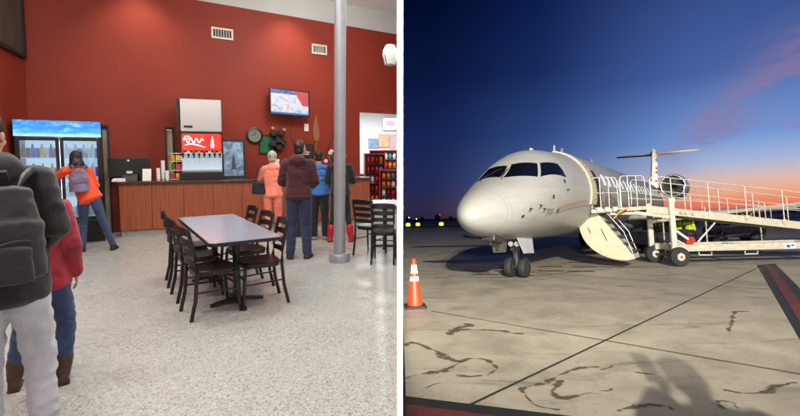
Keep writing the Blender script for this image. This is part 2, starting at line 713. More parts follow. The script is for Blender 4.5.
# --- store beyond the opening
sb = 17.0
tag(MB().prism([(-6, sb, 0), (RW, sb, 0), (RW, sb + 0.1, 0), (-6, sb + 0.1, 0)], (0, 0, 3.6)).build('shop_wall', WHITEPAINT), 'white far wall of the shop beyond the opening', 'wall')
tag(MB().prism([(-6.0, 11.5, 3.6), (RW, 12.75, 3.6), (RW, sb, 3.6), (-6, sb, 3.6)], (0, 0, 0.1)).build('shop_ceiling', CEIL), None, None, kind='structure')
tag(MB().prism([(-6.1, 11.0, 0), (-6.0, 11.0, 0), (-6.0, sb, 0), (-6.1, sb, 0)], (0, 0, 3.6)).build('shop_side_wall', WHITEPAINT), 'white side wall inside the shop, hidden left of the opening', 'wall')

# --- column
t = thing('column', 'round grey steel column with a wide base collar on the terrazzo', 'column', (-0.90, 6.44, 0))
MB().cyl((0, 0, 0), (0.07, 0, 5.44), 0.085, 0.085, 40).build('shaft', COLGREY, t, True)
MB().lathe([(0.155, 0), (0.155, 0.10), (0.14, 0.125), (0.09, 0.13)], 40).build('base_collar', COLGREY, t, True)

# --- framed board on the left wall
t = thing('framed_board', 'dark weathered wooden board in a black frame high on the left wall', 'wall art', CORNER + LD * 1.32 + Vector((0, 0, 3.3)), math.atan2(LD.y, LD.x))
BOARD = mat('weathered_board', srgb(78, 66, 52), 0.75, c2=srgb(44, 38, 32), vscale=3, stretch=(5, 1, 0.6), bump=0.3, bscale=30)
MB().box((0, 0.03, 0.75), (2.3, 0.02, 1.42)).build('panel', BOARD, t)
mb = MB()
for z in (0.03, 1.47):
    mb.box((0, 0.04, z), (2.4, 0.07, 0.06))
for x in (-1.17, 1.17):
    mb.box((x, 0.04, 0.75), (0.06, 0.066, 1.38))
mb.build('frame', mat('dark_frame', srgb(28, 20, 17), 0.5, var=0.2), t)

# --- vents
VENTW = mat('vent_enamel', srgb(206, 200, 188), 0.45, var=0.05)
VENTD = mat('vent_dark', srgb(60, 52, 48), 0.7, var=0.1)
for tt, z, w, lab in ((2.33, 4.26, 0.46, 'white slotted air vent on red wall above the drinks fountain'), (4.62, 4.2, 0.40, 'white slotted air vent on red wall between television and column')):
    t = thing('wall_vent', lab, 'vent', wall_pt(tt, z, 0.0), YAW, group='vents on the red wall')
    mb = MB()
    for dz in (-0.1, 0.1):
        mb.box((0, -0.012, dz), (w, 0.024, 0.04))
    for dx in (-w / 2 + 0.02, w / 2 - 0.02):
        mb.box((dx, -0.012, 0), (0.04, 0.022, 0.16))
    mb.build('frame', VENTW, t, bevel=0.003)
    MB().box((0, -0.003, 0), (w - 0.07, 0.004, 0.17)).build('backing', VENTD, t)
    mb = MB()
    for k in range(6):
        mb.box((-w / 2 + 0.09 + k * (w - 0.18) / 5, -0.012, 0), (0.012, 0.014, 0.155), (0, 0, 0.5))
    mb.build('louvre', VENTW, t)

# --- television
t = thing('television', 'flat television on a wall arm showing a bright sports broadcast', 'television', wall_pt(3.74, 2.80, 0.32), YAW + R(2), rot=(R(-4), R(1.5), 0))
MB().box((0, 0.03, 0), (0.97, 0.05, 0.62)).build('body', BLACKPLASTIC, t, bevel=0.01)
mb = MB()
for z in (-0.295, 0.295):
    mb.box((0, -0.002, z), (0.97, 0.02, 0.03))
for x in (-0.47, 0.47):
    mb.box((x, -0.002, 0), (0.03, 0.018, 0.56))
mb.build('bezel', mat('gloss_black', srgb(10, 10, 12), 0.2), t)
q = Nodes('tv_picture', 0.3)
v = q.mapping()
sep = q.n('ShaderNodeSeparateXYZ', {0: v})
big = q.noise(q.mapping((3.2, 1, 4.4)), 1.6, 3, 0.6, 0.3)
c = q.ramp(big, [(0.30, srgb(120, 150, 205)), (0.42, srgb(205, 214, 235)), (0.55, srgb(240, 240, 246)), (0.62, srgb(236, 205, 208)), (0.70, srgb(228, 120, 120))])
band = q.math('GREATER_THAN', sep.outputs['Z'], 0.19)
crowd = q.ramp(q.noise(q.mapping((22, 1, 22)), 1.0, 2), [(0.35, srgb(30, 50, 130)), (0.55, srgb(70, 110, 190)), (0.68, srgb(200, 205, 225))])
c = q.mix(band, c, crowd)
low = q.math('LESS_THAN', sep.outputs['Z'], -0.24)
c = q.mix(low, c, srgb(40, 110, 190))
redz = q.math('MULTIPLY', q.math('GREATER_THAN', q.math('ADD', sep.outputs['X'], q.math('MULTIPLY', sep.outputs['Z'], 0.6)), 0.27), q.math('GREATER_THAN', sep.outputs['Z'], -0.06))
c = q.mix(redz, c, srgb(214, 70, 78))
q.out(c, 'Emission Color')
q.b.inputs['Emission Strength'].default_value = 0.95
q.b.inputs['Base Color'].default_value = BW(0.02)
MB().box((0, -0.004, 0), (0.91, 0.01, 0.56)).build('screen', q.m, t)
mb = MB()
mb.box((0, 0.34, 0), (0.24, 0.03, 0.24))
mb.bar((0, 0.05, -0.02), (0, 0.33, -0.02), 0.05, 0.08)
mb.build('wall_arm', BLACKMETAL, t)

single(MB().box((0, -0.008, 0), (0.11, 0.016, 0.18)).box((0, -0.018, 0.02), (0.04, 0.008, 0.06)), 'wall_plate', WHITEPL,
       'small white switch plate on red wall right below the television', 'switch plate', wall_pt(4.25, 2.25), YAW, bevel=0.003)
mb = MB()
mb.tube([(0, -0.012, 0), (0.01, -0.012, -0.2), (-0.02, -0.012, -0.4), (0.03, -0.012, -0.58), (0.32, -0.012, -0.6)], 0.006)
single(mb, 'power_cable', mat('grey_cable', srgb(60, 30, 26), 0.6), 'thin dark cable hanging down the wall below the television', 'cable', wall_pt(3.85, 2.5), YAW)

# --- door openings behind the counter
BEIGE = mat('beige_paint', srgb(196, 176, 142), 0.6, var=0.05)
for tt, w, lab in ((0.05, 0.14, 'narrow beige doorway between drinks cooler and computer monitor'), (1.215, 0.13, 'narrow beige doorway slot behind the cup rack beside the fountain')):
    t = thing('narrow_door', lab, 'door', wall_pt(tt, 0), YAW, group='narrow doorways in the red wall')
    MB().box((0, 0.12, 1.05), (w - 0.03, 0.04, 2.08)).build('door_leaf', BEIGE, t)
    mb = MB()
    for x in (-w / 2 - 0.012, w / 2 + 0.012):
        mb.box((x, -0.012, 1.07), (0.03, 0.05, 2.14))
    mb.box((0, -0.012, 2.15), (w + 0.05, 0.05, 0.03))
    mb.build('frame', mat('dark_frame', srgb(28, 20, 17), 0.5), t)

# --- counter, turned a little from the wall
CY = R(20)
CU = Vector((math.cos(CY), math.sin(CY), 0))
CN = Vector((-CU.y, CU.x, 0))
C0 = Vector((-5.34, 8.33, 0))
CL = 4.95
CH = 1.06


def ctr(t, d, z=CH):
    """point on the counter, t along it and d back from its front"""
    return C0 + CU * t + CN * d + Vector((0, 0, z))


t = thing('counter', 'long service counter with reddish wood front and dark top', 'counter', C0, CY)
mb = MB()
nb = 9
for k in range(nb):
    w = CL / nb
    mb.box((w * (k + 0.5), 0.01, 0.57), (w - 0.006, 0.02, 0.88))
mb.build('front_panel', WOOD, t, bevel=0.002)
MB().box((CL / 2, 0.33, 0.57), (CL - 0.004, 0.61, 0.879)).build('carcass', mat('dark_frame', srgb(28, 20, 17), 0.5), t)
MB().box((CL / 2, 0.335, 0.06), (CL - 0.02, 0.58, 0.12)).build('toe_kick', mat('grey_vinyl_base', srgb(150, 146, 136), 0.5, var=0.06), t)
MB().box((CL / 2 - 0.0, 0.305, 1.035), (CL + 0.06, 0.69, 0.05)).build('countertop', COUNTERTOP, t, bevel=0.006)

# --- cooler
KY = YAW
kf = Vector((-6.41, 7.34, 0))
KW = 1.20
COOLER = mat('cooler_black', srgb(16, 17, 20), 0.35, var=0.15)
t = thing('drinks_cooler', 'two door black glass drinks cooler with lit blue header', 'cooler', kf, KY)
KD = 0.72
mb = MB()
mb.box((0.02, KD / 2, 1.08), (0.04, KD, 2.16))
mb.box((KW - 0.02, KD / 2, 1.08), (0.04, KD, 2.16))
mb.box((KW / 2, KD - 0.02, 1.08), (KW - 0.085, 0.04, 2.155))
mb.box((KW / 2, KD / 2 - 0.02, 2.14), (KW - 0.085, KD - 0.045, 0.035))
mb.box((KW / 2, KD / 2 - 0.02, 0.2), (KW - 0.085, KD - 0.05, 0.38))
mb.build('cabinet', COOLER, t)
LINER = mat('cooler_liner', srgb(196, 222, 240), 0.5, emit=0.75)  # emits by itself to stand in for the lit cooler interior
MB().box((KW / 2, KD - 0.05, 1.15), (KW - 0.09, 0.015, 1.5)).build('liner', LINER, t)
q = Nodes('header_light', 0.3)
v = q.mapping((3, 1, 9))
sep = q.n('ShaderNodeSeparateXYZ', {0: q.tc.outputs['Object']})
w_ = q.ramp(q.noise(v, 1.5, 5, 0.65, 0.8), [(0.35, srgb(20, 84, 160)), (0.5, srgb(40, 134, 206)), (0.62, srgb(120, 196, 236)), (0.75, srgb(226, 242, 250))])
edge = q.ramp(q.n('ShaderNodeMapRange', {0: sep.outputs['Z'], 1: 1.90, 2: 2.16}).outputs[0], [(0.0, srgb(210, 236, 248)), (0.22, srgb(60, 150, 214)), (1, srgb(28, 96, 176))])
c = q.mix(0.5, w_, edge)
q.out(c, 'Emission Color')
q.out(c, 'Base Color')
q.b.inputs['Emission Strength'].default_value = 0.9
HEADER = q.m
MB().box((KW / 2, -0.035, 2.02), (KW, 0.05, 0.27)).build('header_sign', HEADER, t, bevel=0.006)
GRILLE = MB()
for k in range(6):
    GRILLE.box((KW / 2, -0.012, 0.08 + k * 0.05), (KW - 0.1, 0.014, 0.022))
GRILLE.build('grille', BLACKMETAL, t)
CGLASS = bpy.data.materials.new('cooler_glass')
CGLASS.use_nodes = True
nt = CGLASS.node_tree
for n in list(nt.nodes):
    nt.nodes.remove(n)
g1 = nt.nodes.new('ShaderNodeBsdfTransparent')
g1.inputs[0].default_value = (0.9, 0.96, 1, 1)
g2 = nt.nodes.new('ShaderNodeBsdfGlossy')
g2.inputs['Roughness'].default_value = 0.05
g2.inputs['Color'].default_value = (0.8, 0.9, 1, 1)
gm = nt.nodes.new('ShaderNodeMixShader')
gm.inputs[0].default_value = 0.12
go = nt.nodes.new('ShaderNodeOutputMaterial')
nt.links.new(g1.outputs[0], gm.inputs[1])
nt.links.new(g2.outputs[0], gm.inputs[2])
nt.links.new(gm.outputs[0], go.inputs[0])
for k in range(2):
    x0 = 0.02 + k * (KW / 2 - 0.015)
    d = MB()
    w = KW / 2 - 0.025
    for x in (0.025, w - 0.025):
        d.box((x0 + x, -0.03, 1.14), (0.05, 0.04, 1.46))
    for z in (0.44, 1.845):
        d.box((x0 + w / 2, -0.03, z), (w - 0.102, 0.04, 0.06))
    dr = d.build('door', COOLER, t, bevel=0.003)
    MB().box((x0 + w / 2, -0.03, 1.14), (w - 0.104, 0.012, 1.34)).build('glass', CGLASS, dr)
    hx = x0 + (w - 0.03 if k == 0 else 0.03)
    MB().tube([(hx, -0.05, 1.0), (hx, -0.09, 1.02), (hx, -0.09, 1.34), (hx, -0.05, 1.36)], 0.01).build('handle', STEEL, dr, True)
mb = MB()
for z in (0.48, 0.84, 1.18, 1.52):
    mb.box((KW / 2, KD / 2 - 0.03, z), (KW - 0.1, KD - 0.14, 0.012))
mb.build('shelf', mat('white_wire', srgb(220, 224, 226), 0.5), t)
for x in (0.05, KW / 2, KW - 0.05):
    MB().box((x, 0.045, 1.15), (0.014, 0.02, 1.34)).build('light_strip', mat('cool_tube', srgb(225, 240, 255), 0.5, emit=4.0), t)
# bottles standing on the cooler shelves
BPROF = [(0.028, 0), (0.03, 0.01), (0.03, 0.13), (0.026, 0.16), (0.012, 0.20), (0.012, 0.235)]
CPROF = [(0.028, 0), (0.031, 0.008), (0.031, 0.15), (0.027, 0.165)]
BCOL = {'dark cola': srgb(40, 22, 18), 'blue': srgb(40, 74, 170), 'red': srgb(176, 34, 32), 'green': srgb(70, 130, 70), 'orange': srgb(220, 120, 40), 'clear': srgb(190, 205, 212), 'yellow': srgb(214, 180, 60), 'purple': srgb(96, 80, 150)}
shelfrows = [(1.526, ['dark cola', 'dark cola', 'blue', 'blue', 'yellow', 'clear', 'purple', 'purple'], 'top'), (1.186, ['red', 'dark cola', 'dark cola', 'green', 'green', 'clear', 'orange', 'red'], 'second'),
             (0.846, ['green', 'orange', 'red', 'red', 'dark cola', 'blue', 'clear', 'clear'], 'third'), (0.486, ['clear', 'blue', 'red', 'orange', 'dark cola', 'green', 'red', 'blue'], 'bottom')]
bmesh_cache = {}
Kmat = Matrix.Translation(kf) @ Matrix.Rotation(KY, 4, 'Z')
for z, cols, shelfname in shelfrows:
    for door in (0, 1):
        for k, cname in enumerate(cols):
            if door == 1:
                cname = ['clear', 'clear', 'blue', 'clear', 'clear', 'clear', 'blue', 'clear'][(k + int(z * 10)) % 8]
            key = (cname, k % 2)
            if key not in bmesh_cache:
                bmesh_cache[key] = MB().lathe(BPROF if k % 2 == 0 else CPROF, 12).mesh('bottle', mat('drink_' + cname.replace(' ', '_'), BCOL[cname], 0.2, var=0.25, vscale=25), True)
            o = bpy.data.objects.new('bottle', bmesh_cache[key])
            COL.objects.link(o)
            x = 0.09 + door * (KW / 2 - 0.01) + k * 0.063
            o.matrix_world = Kmat @ Matrix.Translation((x, 0.13, z))
            tag(o, '%s %s on the %s shelf behind the %s glass door of the cooler' % (cname, 'bottle' if k % 2 == 0 else 'can', shelfname, 'left' if door == 0 else 'right'), 'bottle' if k % 2 == 0 else 'can', 'drinks in the cooler')

# --- things on the counter, left to right
t = thing('computer_monitor', 'black monitor seen from behind at the left end of the counter', 'monitor', ctr(0.10, 0.36), CY + R(8))
MB().box((0.02, 0, 0.265), (0.72, 0.045, 0.38)).build('housing', BLACKPLASTIC, t, bevel=0.008)
MB().lathe([(0.14, 0), (0.14, 0.015), (0.03, 0.025)], 24).build('stand_base', BLACKPLASTIC, t, True)
MB().bar((0, 0.03, 0.02), (0, 0.03, 0.2), 0.07, 0.03).build('neck', BLACKPLASTIC, t)
MB().ball((0, -0.024, 0.395), 0.024, 2, (1.2, 0.15, 0.8)).build('emblem', STEEL, t, True)
t = thing('card_terminal', 'black card terminal in front of the computer monitor', 'card terminal', ctr(0.16, 0.12), CY)
MB().prism([(-0.13, 0, 0), (-0.13, 0.2, 0), (-0.13, 0.2, 0.15), (-0.13, 0.05, 0.13)], (0.26, 0, 0)).build('body', BLACKPLASTIC, t, bevel=0.006)
MB().box((0, 0.02, 0.175), (0.1, 0.01, 0.05), (R(-20), 0, 0)).build('display', mat('pale_screen', srgb(170, 180, 190), 0.3), t)
MB().cyl((0, 0.1, 0.13), (0, 0.02, 0.16), 0.02).build('pole', BLACKPLASTIC, t)
single(MB().box((0, 0, 0.02), (0.22, 0.14, 0.04)).box((0.01, 0, 0.05), (0.2, 0.12, 0.02)), 'paper_stack', PAPER, 'small white stack of paper at the left counter end', 'paper', ctr(-0.02, 0.14), CY + 0.1)
t = thing('counter_sign', 'small white tilted sign card on counter right of the monitor', 'sign', ctr(0.45, 0.14), CY)
MB().box((0, 0.03, 0.12), (0.15, 0.012, 0.24), (R(-14), 0, 0)).build('card', PAPER, t)
mb = MB()
for k in range(5):
    mb.box((0, 0.012 + k * 0.009, 0.06 + k * 0.035), (0.1 - 0.02 * (k % 2), 0.004, 0.01), (R(-14), 0, 0))
mb.build('printed_lines', mat('ink', srgb(110, 100, 96), 0.8), t)
mb = MB()
mb.box((0, 0.075, 0.04), (0.1, 0.06, 0.01))
mb.build('foot', PAPER, t)
CUPW = mat('white_cups', srgb(232, 230, 226), 0.45, var=0.05, trans=0.0)
for k, (a, d, h, lab) in enumerate(((0.64, 0.22, 0.30, 'shorter white stack of paper cups right of the sign card'), (0.72, 0.28, 0.40, 'tallest white stack of paper cups beside the snack rack'), (0.80, 0.2, 0.24, 'lowest white stack of paper cups nearest the snack rack'))):
    mb = MB()
    prof = [(0.03, 0)]
    for j in range(int(h / 0.05)):
        prof += [(0.036, j * 0.05 + 0.04), (0.039, j * 0.05 + 0.045), (0.036, j * 0.05 + 0.05)]
    single(mb.lathe(prof, 16), 'cup_stack', CUPW, lab, 'cups', ctr(a, d), 0, group='cup stacks on the counter', smooth=True)
t = thing('snack_rack', 'round wire snack rack on counter left of the drinks fountain', 'rack', ctr(0.97, 0.26), CY)
MB().cyl((0, 0, 0), (0, 0, 0.56), 0.012).build('pole', STEEL, t)
mb = MB()
for z in (0.02, 0.2, 0.38, 0.54):
    mb.lathe([(0.13, z - 0.006), (0.135, z), (0.13, z + 0.006), (0.02, z)], 20)
mb.build('tray', mat('white_wire', srgb(220, 224, 226), 0.5), t, True)
random.seed(3)
packs = [srgb(200, 40, 44), srgb(236, 224, 214), srgb(60, 140, 70), srgb(226, 180, 60), srgb(200, 60, 90)]
for z in (0.03, 0.21, 0.39):
    for k in range(7):
        an = k * 2 * math.pi / 7
        mb = MB().box((0, 0, 0.06), (0.075, 0.028, 0.12 if k % 2 else 0.1), (0.1, 0, 0))
        c = random.randrange(5)
        loc = ctr(0.97, 0.26) + Vector((0.105 * math.cos(an), 0.105 * math.sin(an), z))
        single(mb, 'snack_pack', mat('snack_pack_%d' % c, packs[c], 0.35, var=0.15, vscale=30),
               '%s snack packet on the %s tray of the wire rack' % (['red', 'white', 'green', 'yellow', 'pink'][c], {0.03: 'lowest', 0.21: 'middle', 0.39: 'top'}[z]), 'snack', loc, an + math.pi / 2, group='packets on the snack rack', bevel=0.006)
# drinks fountain
t = thing('drinks_fountain', 'tall drinks fountain with steel ice maker and lit red header', 'drinks fountain', ctr(1.42, 0.36), CY + R(4))
FW = 0.80
MB().box((0, 0.0, 0.08), (FW, 0.56, 0.16)).build('base', BLACKPLASTIC, t, bevel=0.006)
MB().box((0, 0.09, 0.56), (FW, 0.38, 0.78)).build('cabinet', BLACKPLASTIC, t, bevel=0.006)
MB().box((0.02, -0.106, 0.36), (FW - 0.05, 0.012, 0.40)).build('splash_panel', mat('pale_blue_panel', srgb(176, 200, 216), 0.3, emit=0.25), t)
MB().box((0.02, -0.16, 0.19), (FW - 0.08, 0.22, 0.03)).build('drip_tray', STEEL, t)
q = Nodes('fountain_header', 0.3)
v = q.mapping((2.2, 1, 2.6))
sep = q.n('ShaderNodeSeparateXYZ', {0: q.tc.outputs['Object']})
c = q.ramp(q.noise(v, 2.0, 2), [(0.35, srgb(196, 26, 26)), (0.65, srgb(234, 60, 44))])
q.out(c, 'Emission Color')
q.out(c, 'Base Color')
q.b.inputs['Emission Strength'].default_value = 0.75
hd = MB().box((0.02, -0.115, 0.77), (FW - 0.06, 0.05, 0.34)).build('header_sign', q.m, t, bevel=0.01)
LIT = mat('lit_white', srgb(250, 246, 240), 0.4, emit=0.9)
mb = MB()
pts = []
for k in range(41):
    a = k / 40
    pts.append((-0.31 + 0.36 * a, -0.143, 0.80 + 0.055 * math.sin(a * 22) * (1 - 0.3 * a)))
mb.tube(pts, 0.012, 6)
mb.tube([(-0.31 + 0.4 * k / 20, -0.143, 0.70 + 0.03 * math.sin(k / 20 * 4.5)) for k in range(21)], [0.004 + 0.012 * math.sin(k / 20 * math.pi) for k in range(21)], 6)
mb.tube([(-0.32, -0.143, 0.83), (-0.27, -0.143, 0.89), (-0.2, -0.143, 0.88), (-0.24, -0.143, 0.83)], 0.012, 6)
mb.build('white_script', LIT, hd)
mb = MB().lathe([(0.03, 0), (0.034, 0.06), (0.026, 0.1), (0.03, 0.14), (0.012, 0.2), (0.012, 0.23)], 12, (0.22, -0.142, 0.655))
mb.build('bottle_picture', LIT, hd)
for k in range(8):
    x = -0.33 + k * 0.098
    nz_ = MB().box((x, -0.15, 0.535), (0.05, 0.08, 0.06)).cyl((x, -0.16, 0.51), (x, -0.16, 0.45), 0.014, 0.01, 10)
    nz_.build('nozzle', BLACKPLASTIC, t)
    MB().box((x, -0.19, 0.565), (0.055, 0.012, 0.05)).build('flavour_badge', mat('badge_%d' % (k % 4), [srgb(190, 40, 40), srgb(220, 220, 220), srgb(90, 120, 60), srgb(210, 150, 60)][k % 4], 0.4), t)
    MB().tube([(x, -0.15, 0.45), (x, -0.175, 0.4), (x, -0.18, 0.36)], 0.008, 6).build('lever', STEEL, t)
MB().box((0.02, 0.08, 1.31), (FW - 0.02, 0.46, 0.66)).build('ice_maker', STEEL, t, bevel=0.015)
MB().box((-FW / 2 + 0.0, 0.08, 1.31), (0.04, 0.44, 0.64)).build('side_cover', BLACKPLASTIC, t)
MB().box((-0.22, -0.155, 1.08), (0.16, 0.012, 0.045)).build('badge_plate', BLACKPLASTIC, t)
MB().box((0.02, 0.08, 0.965), (FW - 0.0, 0.42, 0.03)).build('shelf_plate', BLACKPLASTIC, t)
# framed poster by the fountain
t = thing('framed_poster', 'black framed blue poster standing on counter right of the fountain', 'poster', ctr(2.05, 0.52), CY + R(6), rot=(R(-4), 0, 0))
mb = MB()
for z in (0.03, 0.83):
    mb.box((0, 0, z), (0.50, 0.04, 0.06))
for x in (-0.225, 0.225):
    mb.box((x, 0, 0.43), (0.05, 0.038, 0.74))
mb.build('frame', BLACKPLASTIC, t)
q = Nodes('poster_print', 0.35)
v = q.mapping((3, 1, 2.5))
c = q.ramp(q.noise(v, 2.2, 4, 0.6, 1.2), [(0.3, srgb(60, 84, 116)), (0.48, srgb(112, 142, 172)), (0.6, srgb(150, 176, 200)), (0.72, srgb(206, 216, 226))])
q.out(c, 'Base Color')
MB().box((0, 0.004, 0.43), (0.40, 0.02, 0.74)).build('print', q.m, t)
single(MB().prism([(-0.05, -0.008, 0.2), (0.05, -0.008, 0.2), (0.03, -0.008, 0.42), (0.008, -0.008, 0.5), (0, -0.008, 0.6), (-0.008, -0.008, 0.5), (-0.03, -0.008, 0.42)], (0, -0.004, 0)), 'tower_cutout', mat('poster_dark', srgb(52, 60, 84), 0.5),
       'dark spire shape printed on the blue framed poster', 'picture', ctr(2.05, 0.52), CY + R(6), rot=(R(-4), 0, 0)).parent = t
for o in list(bpy.data.objects):
    if o.name == 'tower_cutout':
        o.matrix_parent_inverse = Matrix.Identity(4)
        o.matrix_basis = Matrix.Identity(4)
        del o['category']
        o.name = 'printed_spire'
# clutter on the middle of the counter
random.seed(11)
clut = [('receipt_printer', 'grey receipt printer on counter right of the blue poster', 'printer', 2.72, 0.30, (0.2, 0.24, 0.16), srgb(120, 118, 116)),
        ('napkin_box', 'white napkin box on the counter left of the person in salmon', 'box', 2.95, 0.20, (0.18, 0.16, 0.2), srgb(226, 222, 214)),
        ('tall_carton', 'tall white carton at the back of the counter by the clock', 'carton', 2.90, 0.5, (0.16, 0.16, 0.42), srgb(210, 206, 200)),
        ('tissue_box', 'tan tissue box on the counter before the tall white carton', 'box', 3.10, 0.22, (0.2, 0.14, 0.12), srgb(176, 142, 96)),
        ('small_carton', 'small grey carton at the counter back behind the salmon person', 'carton', 3.28, 0.46, (0.22, 0.2, 0.22), srgb(150, 150, 156)),
        ('paper_tray', 'low wooden tray on the counter right of man in maroon hoodie', 'tray', 4.32, 0.25, (0.3, 0.22, 0.1), srgb(150, 108, 66))]
for nm, lab, cat, a, d, s, c in clut:
    t = thing(nm, lab, cat, ctr(a, d), CY + random.uniform(-0.3, 0.3))
    m_ = mat(nm + '_finish', c, 0.5, var=0.12, vscale=14)
    MB().box((0, 0, s[2] / 2 * 0.86), (s[0], s[1], s[2] * 0.86)).build('body', m_, t, bevel=0.01)
    MB().box((0, 0, s[2] * 0.93), (s[0] * 1.03, s[1] * 1.03, s[2] * 0.12)).build('lid', mat(nm + '_lid', tuple(min(1, q_ * 1.15) for q_ in c[:3]), 0.5), t, bevel=0.006)
    MB().box((0, -s[1] / 2 - 0.002, s[2] * 0.45), (s[0] * 0.6, 0.004, s[2] * 0.4)).build('front_panel', mat('grey_print', srgb(120, 120, 124), 0.6, var=0.3, vscale=50), t)
mb = MB()
mb.lathe([(0.05, 0), (0.06, 0.02), (0.055, 0.16), (0.06, 0.17)], 16)
single(mb, 'straw_jar', mat('jar_glass', srgb(190, 196, 200), 0.15), 'pale jar on the counter right of the napkin box', 'jar', ctr(3.0, 0.42), 0, smooth=True)

# --- things on the red wall
t = thing('wall_clock', 'round dark rimmed wall clock left of the green board', 'clock', wall_pt(2.98, 2.02, 0.0), YAW)
MB().lathe([(0.19, 0), (0.19, 0.05), (0.16, 0.06), (0.15, 0.03)], 32, (0, 0, 0), (0, -1, 0)).build('rim', BLACKPLASTIC, t, True)
MB().lathe([(0.148, 0.02), (0.148, 0.036)], 32, (0, 0, 0), (0, -1, 0)).build('dial', mat('clock_dial', srgb(112, 120, 104), 0.5, var=0.15, vscale=8), t, True)
MB().bar((0, -0.04, 0), (0.03, -0.04, 0.1), 0.012, 0.004, (0, 1, 0)).bar((0, -0.044, 0), (-0.07, -0.044, 0.02), 0.012, 0.004, (0, 1, 0)).build('hands', BLACKMETAL, t)
t = thing('green_board', 'green notice board on red wall between clock and cap display', 'board', wall_pt(3.28, 1.82), YAW)
MB().box((0, -0.012, 0.0), (0.34, 0.024, 0.40)).build('panel', mat('green_felt', srgb(34, 104, 70), 0.85, var=0.12), t)
mb = MB()
for z in (-0.21, 0.21):
    mb.box((0, -0.018, z), (0.40, 0.035, 0.03))
for x in (-0.185, 0.185):
    mb.box((x, -0.018, 0), (0.03, 0.034, 0.39))
mb.build('frame', mat('dark_frame', srgb(28, 20, 17), 0.5), t)
t = thing('cap_display', 'bunch of dark caps hanging on hooks beside the green board', 'caps', wall_pt(3.50, 1.95), YAW)
mb = MB()
for dx, dz in ((-0.1, 0.12), (0.08, 0.14), (0.0, -0.03), (0.12, -0.08), (-0.12, -0.12), (0.02, -0.2)):
    mb.ball((dx, -0.1, dz), 0.1, 2, (1, 0.8, 0.85))
    mb.ball((dx, -0.2, dz - 0.05), 0.07, 2, (1, 1, 0.2))
link_mesh('caps', remesh(mb, 0.014, 3), mat('cap_cloth', srgb(58, 40, 34), 0.8, c2=srgb(34, 28, 28), vscale=6), t)
for dx, dz in ((-0.1, 0.25), (0.17, 0.22), (0.16, -0.12)):
    MB().ball((dx, -0.06, dz), 0.045, 2).build('pom_pom', mat('tan_wool', srgb(190, 150, 104), 0.9), t, True)
t = thing('black_picture', 'small black framed picture on wall behind the man in maroon', 'picture', wall_pt(4.2, 1.66), YAW)
MB().box((0, -0.012, 0), (0.46, 0.024, 0.36)).build('frame', BLACKPLASTIC, t, bevel=0.004)
MB().box((0, -0.026, 0), (0.38, 0.006, 0.28)).build('print', mat('dark_print', srgb(40, 36, 38), 0.5), t)
mb = MB()
for x, z, w in ((-0.06, 0.04, 0.14), (0.02, -0.02, 0.2), (0.05, -0.07, 0.1)):
    mb.box((x, -0.03, z), (w, 0.004, 0.022))
mb.build('white_marks', PAPER, t)
t = thing('wooden_paddle', 'tall tan wooden paddle hung upright on the red wall', 'paddle', wall_pt(4.50, 2.02), YAW)
mb = MB()
pl = [(-0.07, 0), (-0.085, 0.18), (-0.075, 0.36), (-0.02, 0.6), (0, 0.66), (0.02, 0.6), (0.075, 0.36), (0.085, 0.18), (0.07, 0)]
mb.prism([(x, -0.03, z - 0.1) for x, z in pl], (0, 0.025, 0))
mb.build('blade', mat('tan_wood', srgb(158, 104, 62), 0.5, c2=srgb(112, 68, 40), vscale=4, stretch=(10, 1, 1)), t, bevel=0.006)
MB().cyl((0, -0.02, -0.1), (0, -0.02, -0.6), 0.02, 0.018).build('shaft', mat('tan_wood', srgb(158, 104, 62), 0.5), t)
# wreath-like hanging with flowers and a cord
t = thing('flower_hanging', 'hanging cord with a bunch of white and red flowers by the column', 'wall hanging', wall_pt(4.93, 1.55), YAW)
mb = MB()
mb.tube([(0.05, -0.03, 0.95), (0.06, -0.03, 0.6), (-0.1, -0.04, 0.3), (-0.18, -0.04, 0.05)], 0.012, 6)
mb.tube([(0.06, -0.03, 0.6), (0.16, -0.04, 0.3), (0.2, -0.04, 0.05)], 0.012, 6)
mb.build('cord', mat('brown_cord', srgb(92, 56, 38), 0.8), t)
random.seed(5)
for k in range(34):
    a, r_ = random.uniform(0, 6.28), random.uniform(0.02, 0.30)
    c = random.choice([0, 0, 1, 2, 3])
    MB().ball((r_ * math.cos(a), -0.1 - random.uniform(0, 0.1), -0.1 + r_ * 1.05 * math.sin(a)), random.uniform(0.035, 0.065), 1, (1, 0.7, 1)).build(
        'flower' if c != 2 else 'leaf_tuft', mat('petal_%d' % c, [srgb(214, 208, 200), srgb(180, 40, 44), srgb(52, 84, 50), srgb(60, 52, 50)][c], 0.8), t, True)
for k in range(3):
    MB().ball((0.05 + 0.01 * k, -0.06, 0.95 - k * 0.12), 0.03, 1, (1.2, 1, 1.4)).build('bead', mat('tan_wood', srgb(158, 104, 62), 0.5), t, True)
# blue notice taped on the counter front
single(MB().box((0, -0.004, 0), (0.20, 0.006, 0.27)), 'blue_notice', mat('cyan_paper', srgb(70, 172, 206), 0.7, var=0.04), 'bright blue paper notice taped on counter front beside the column', 'notice', ctr(3.98, -0.0, 0.88), CY)

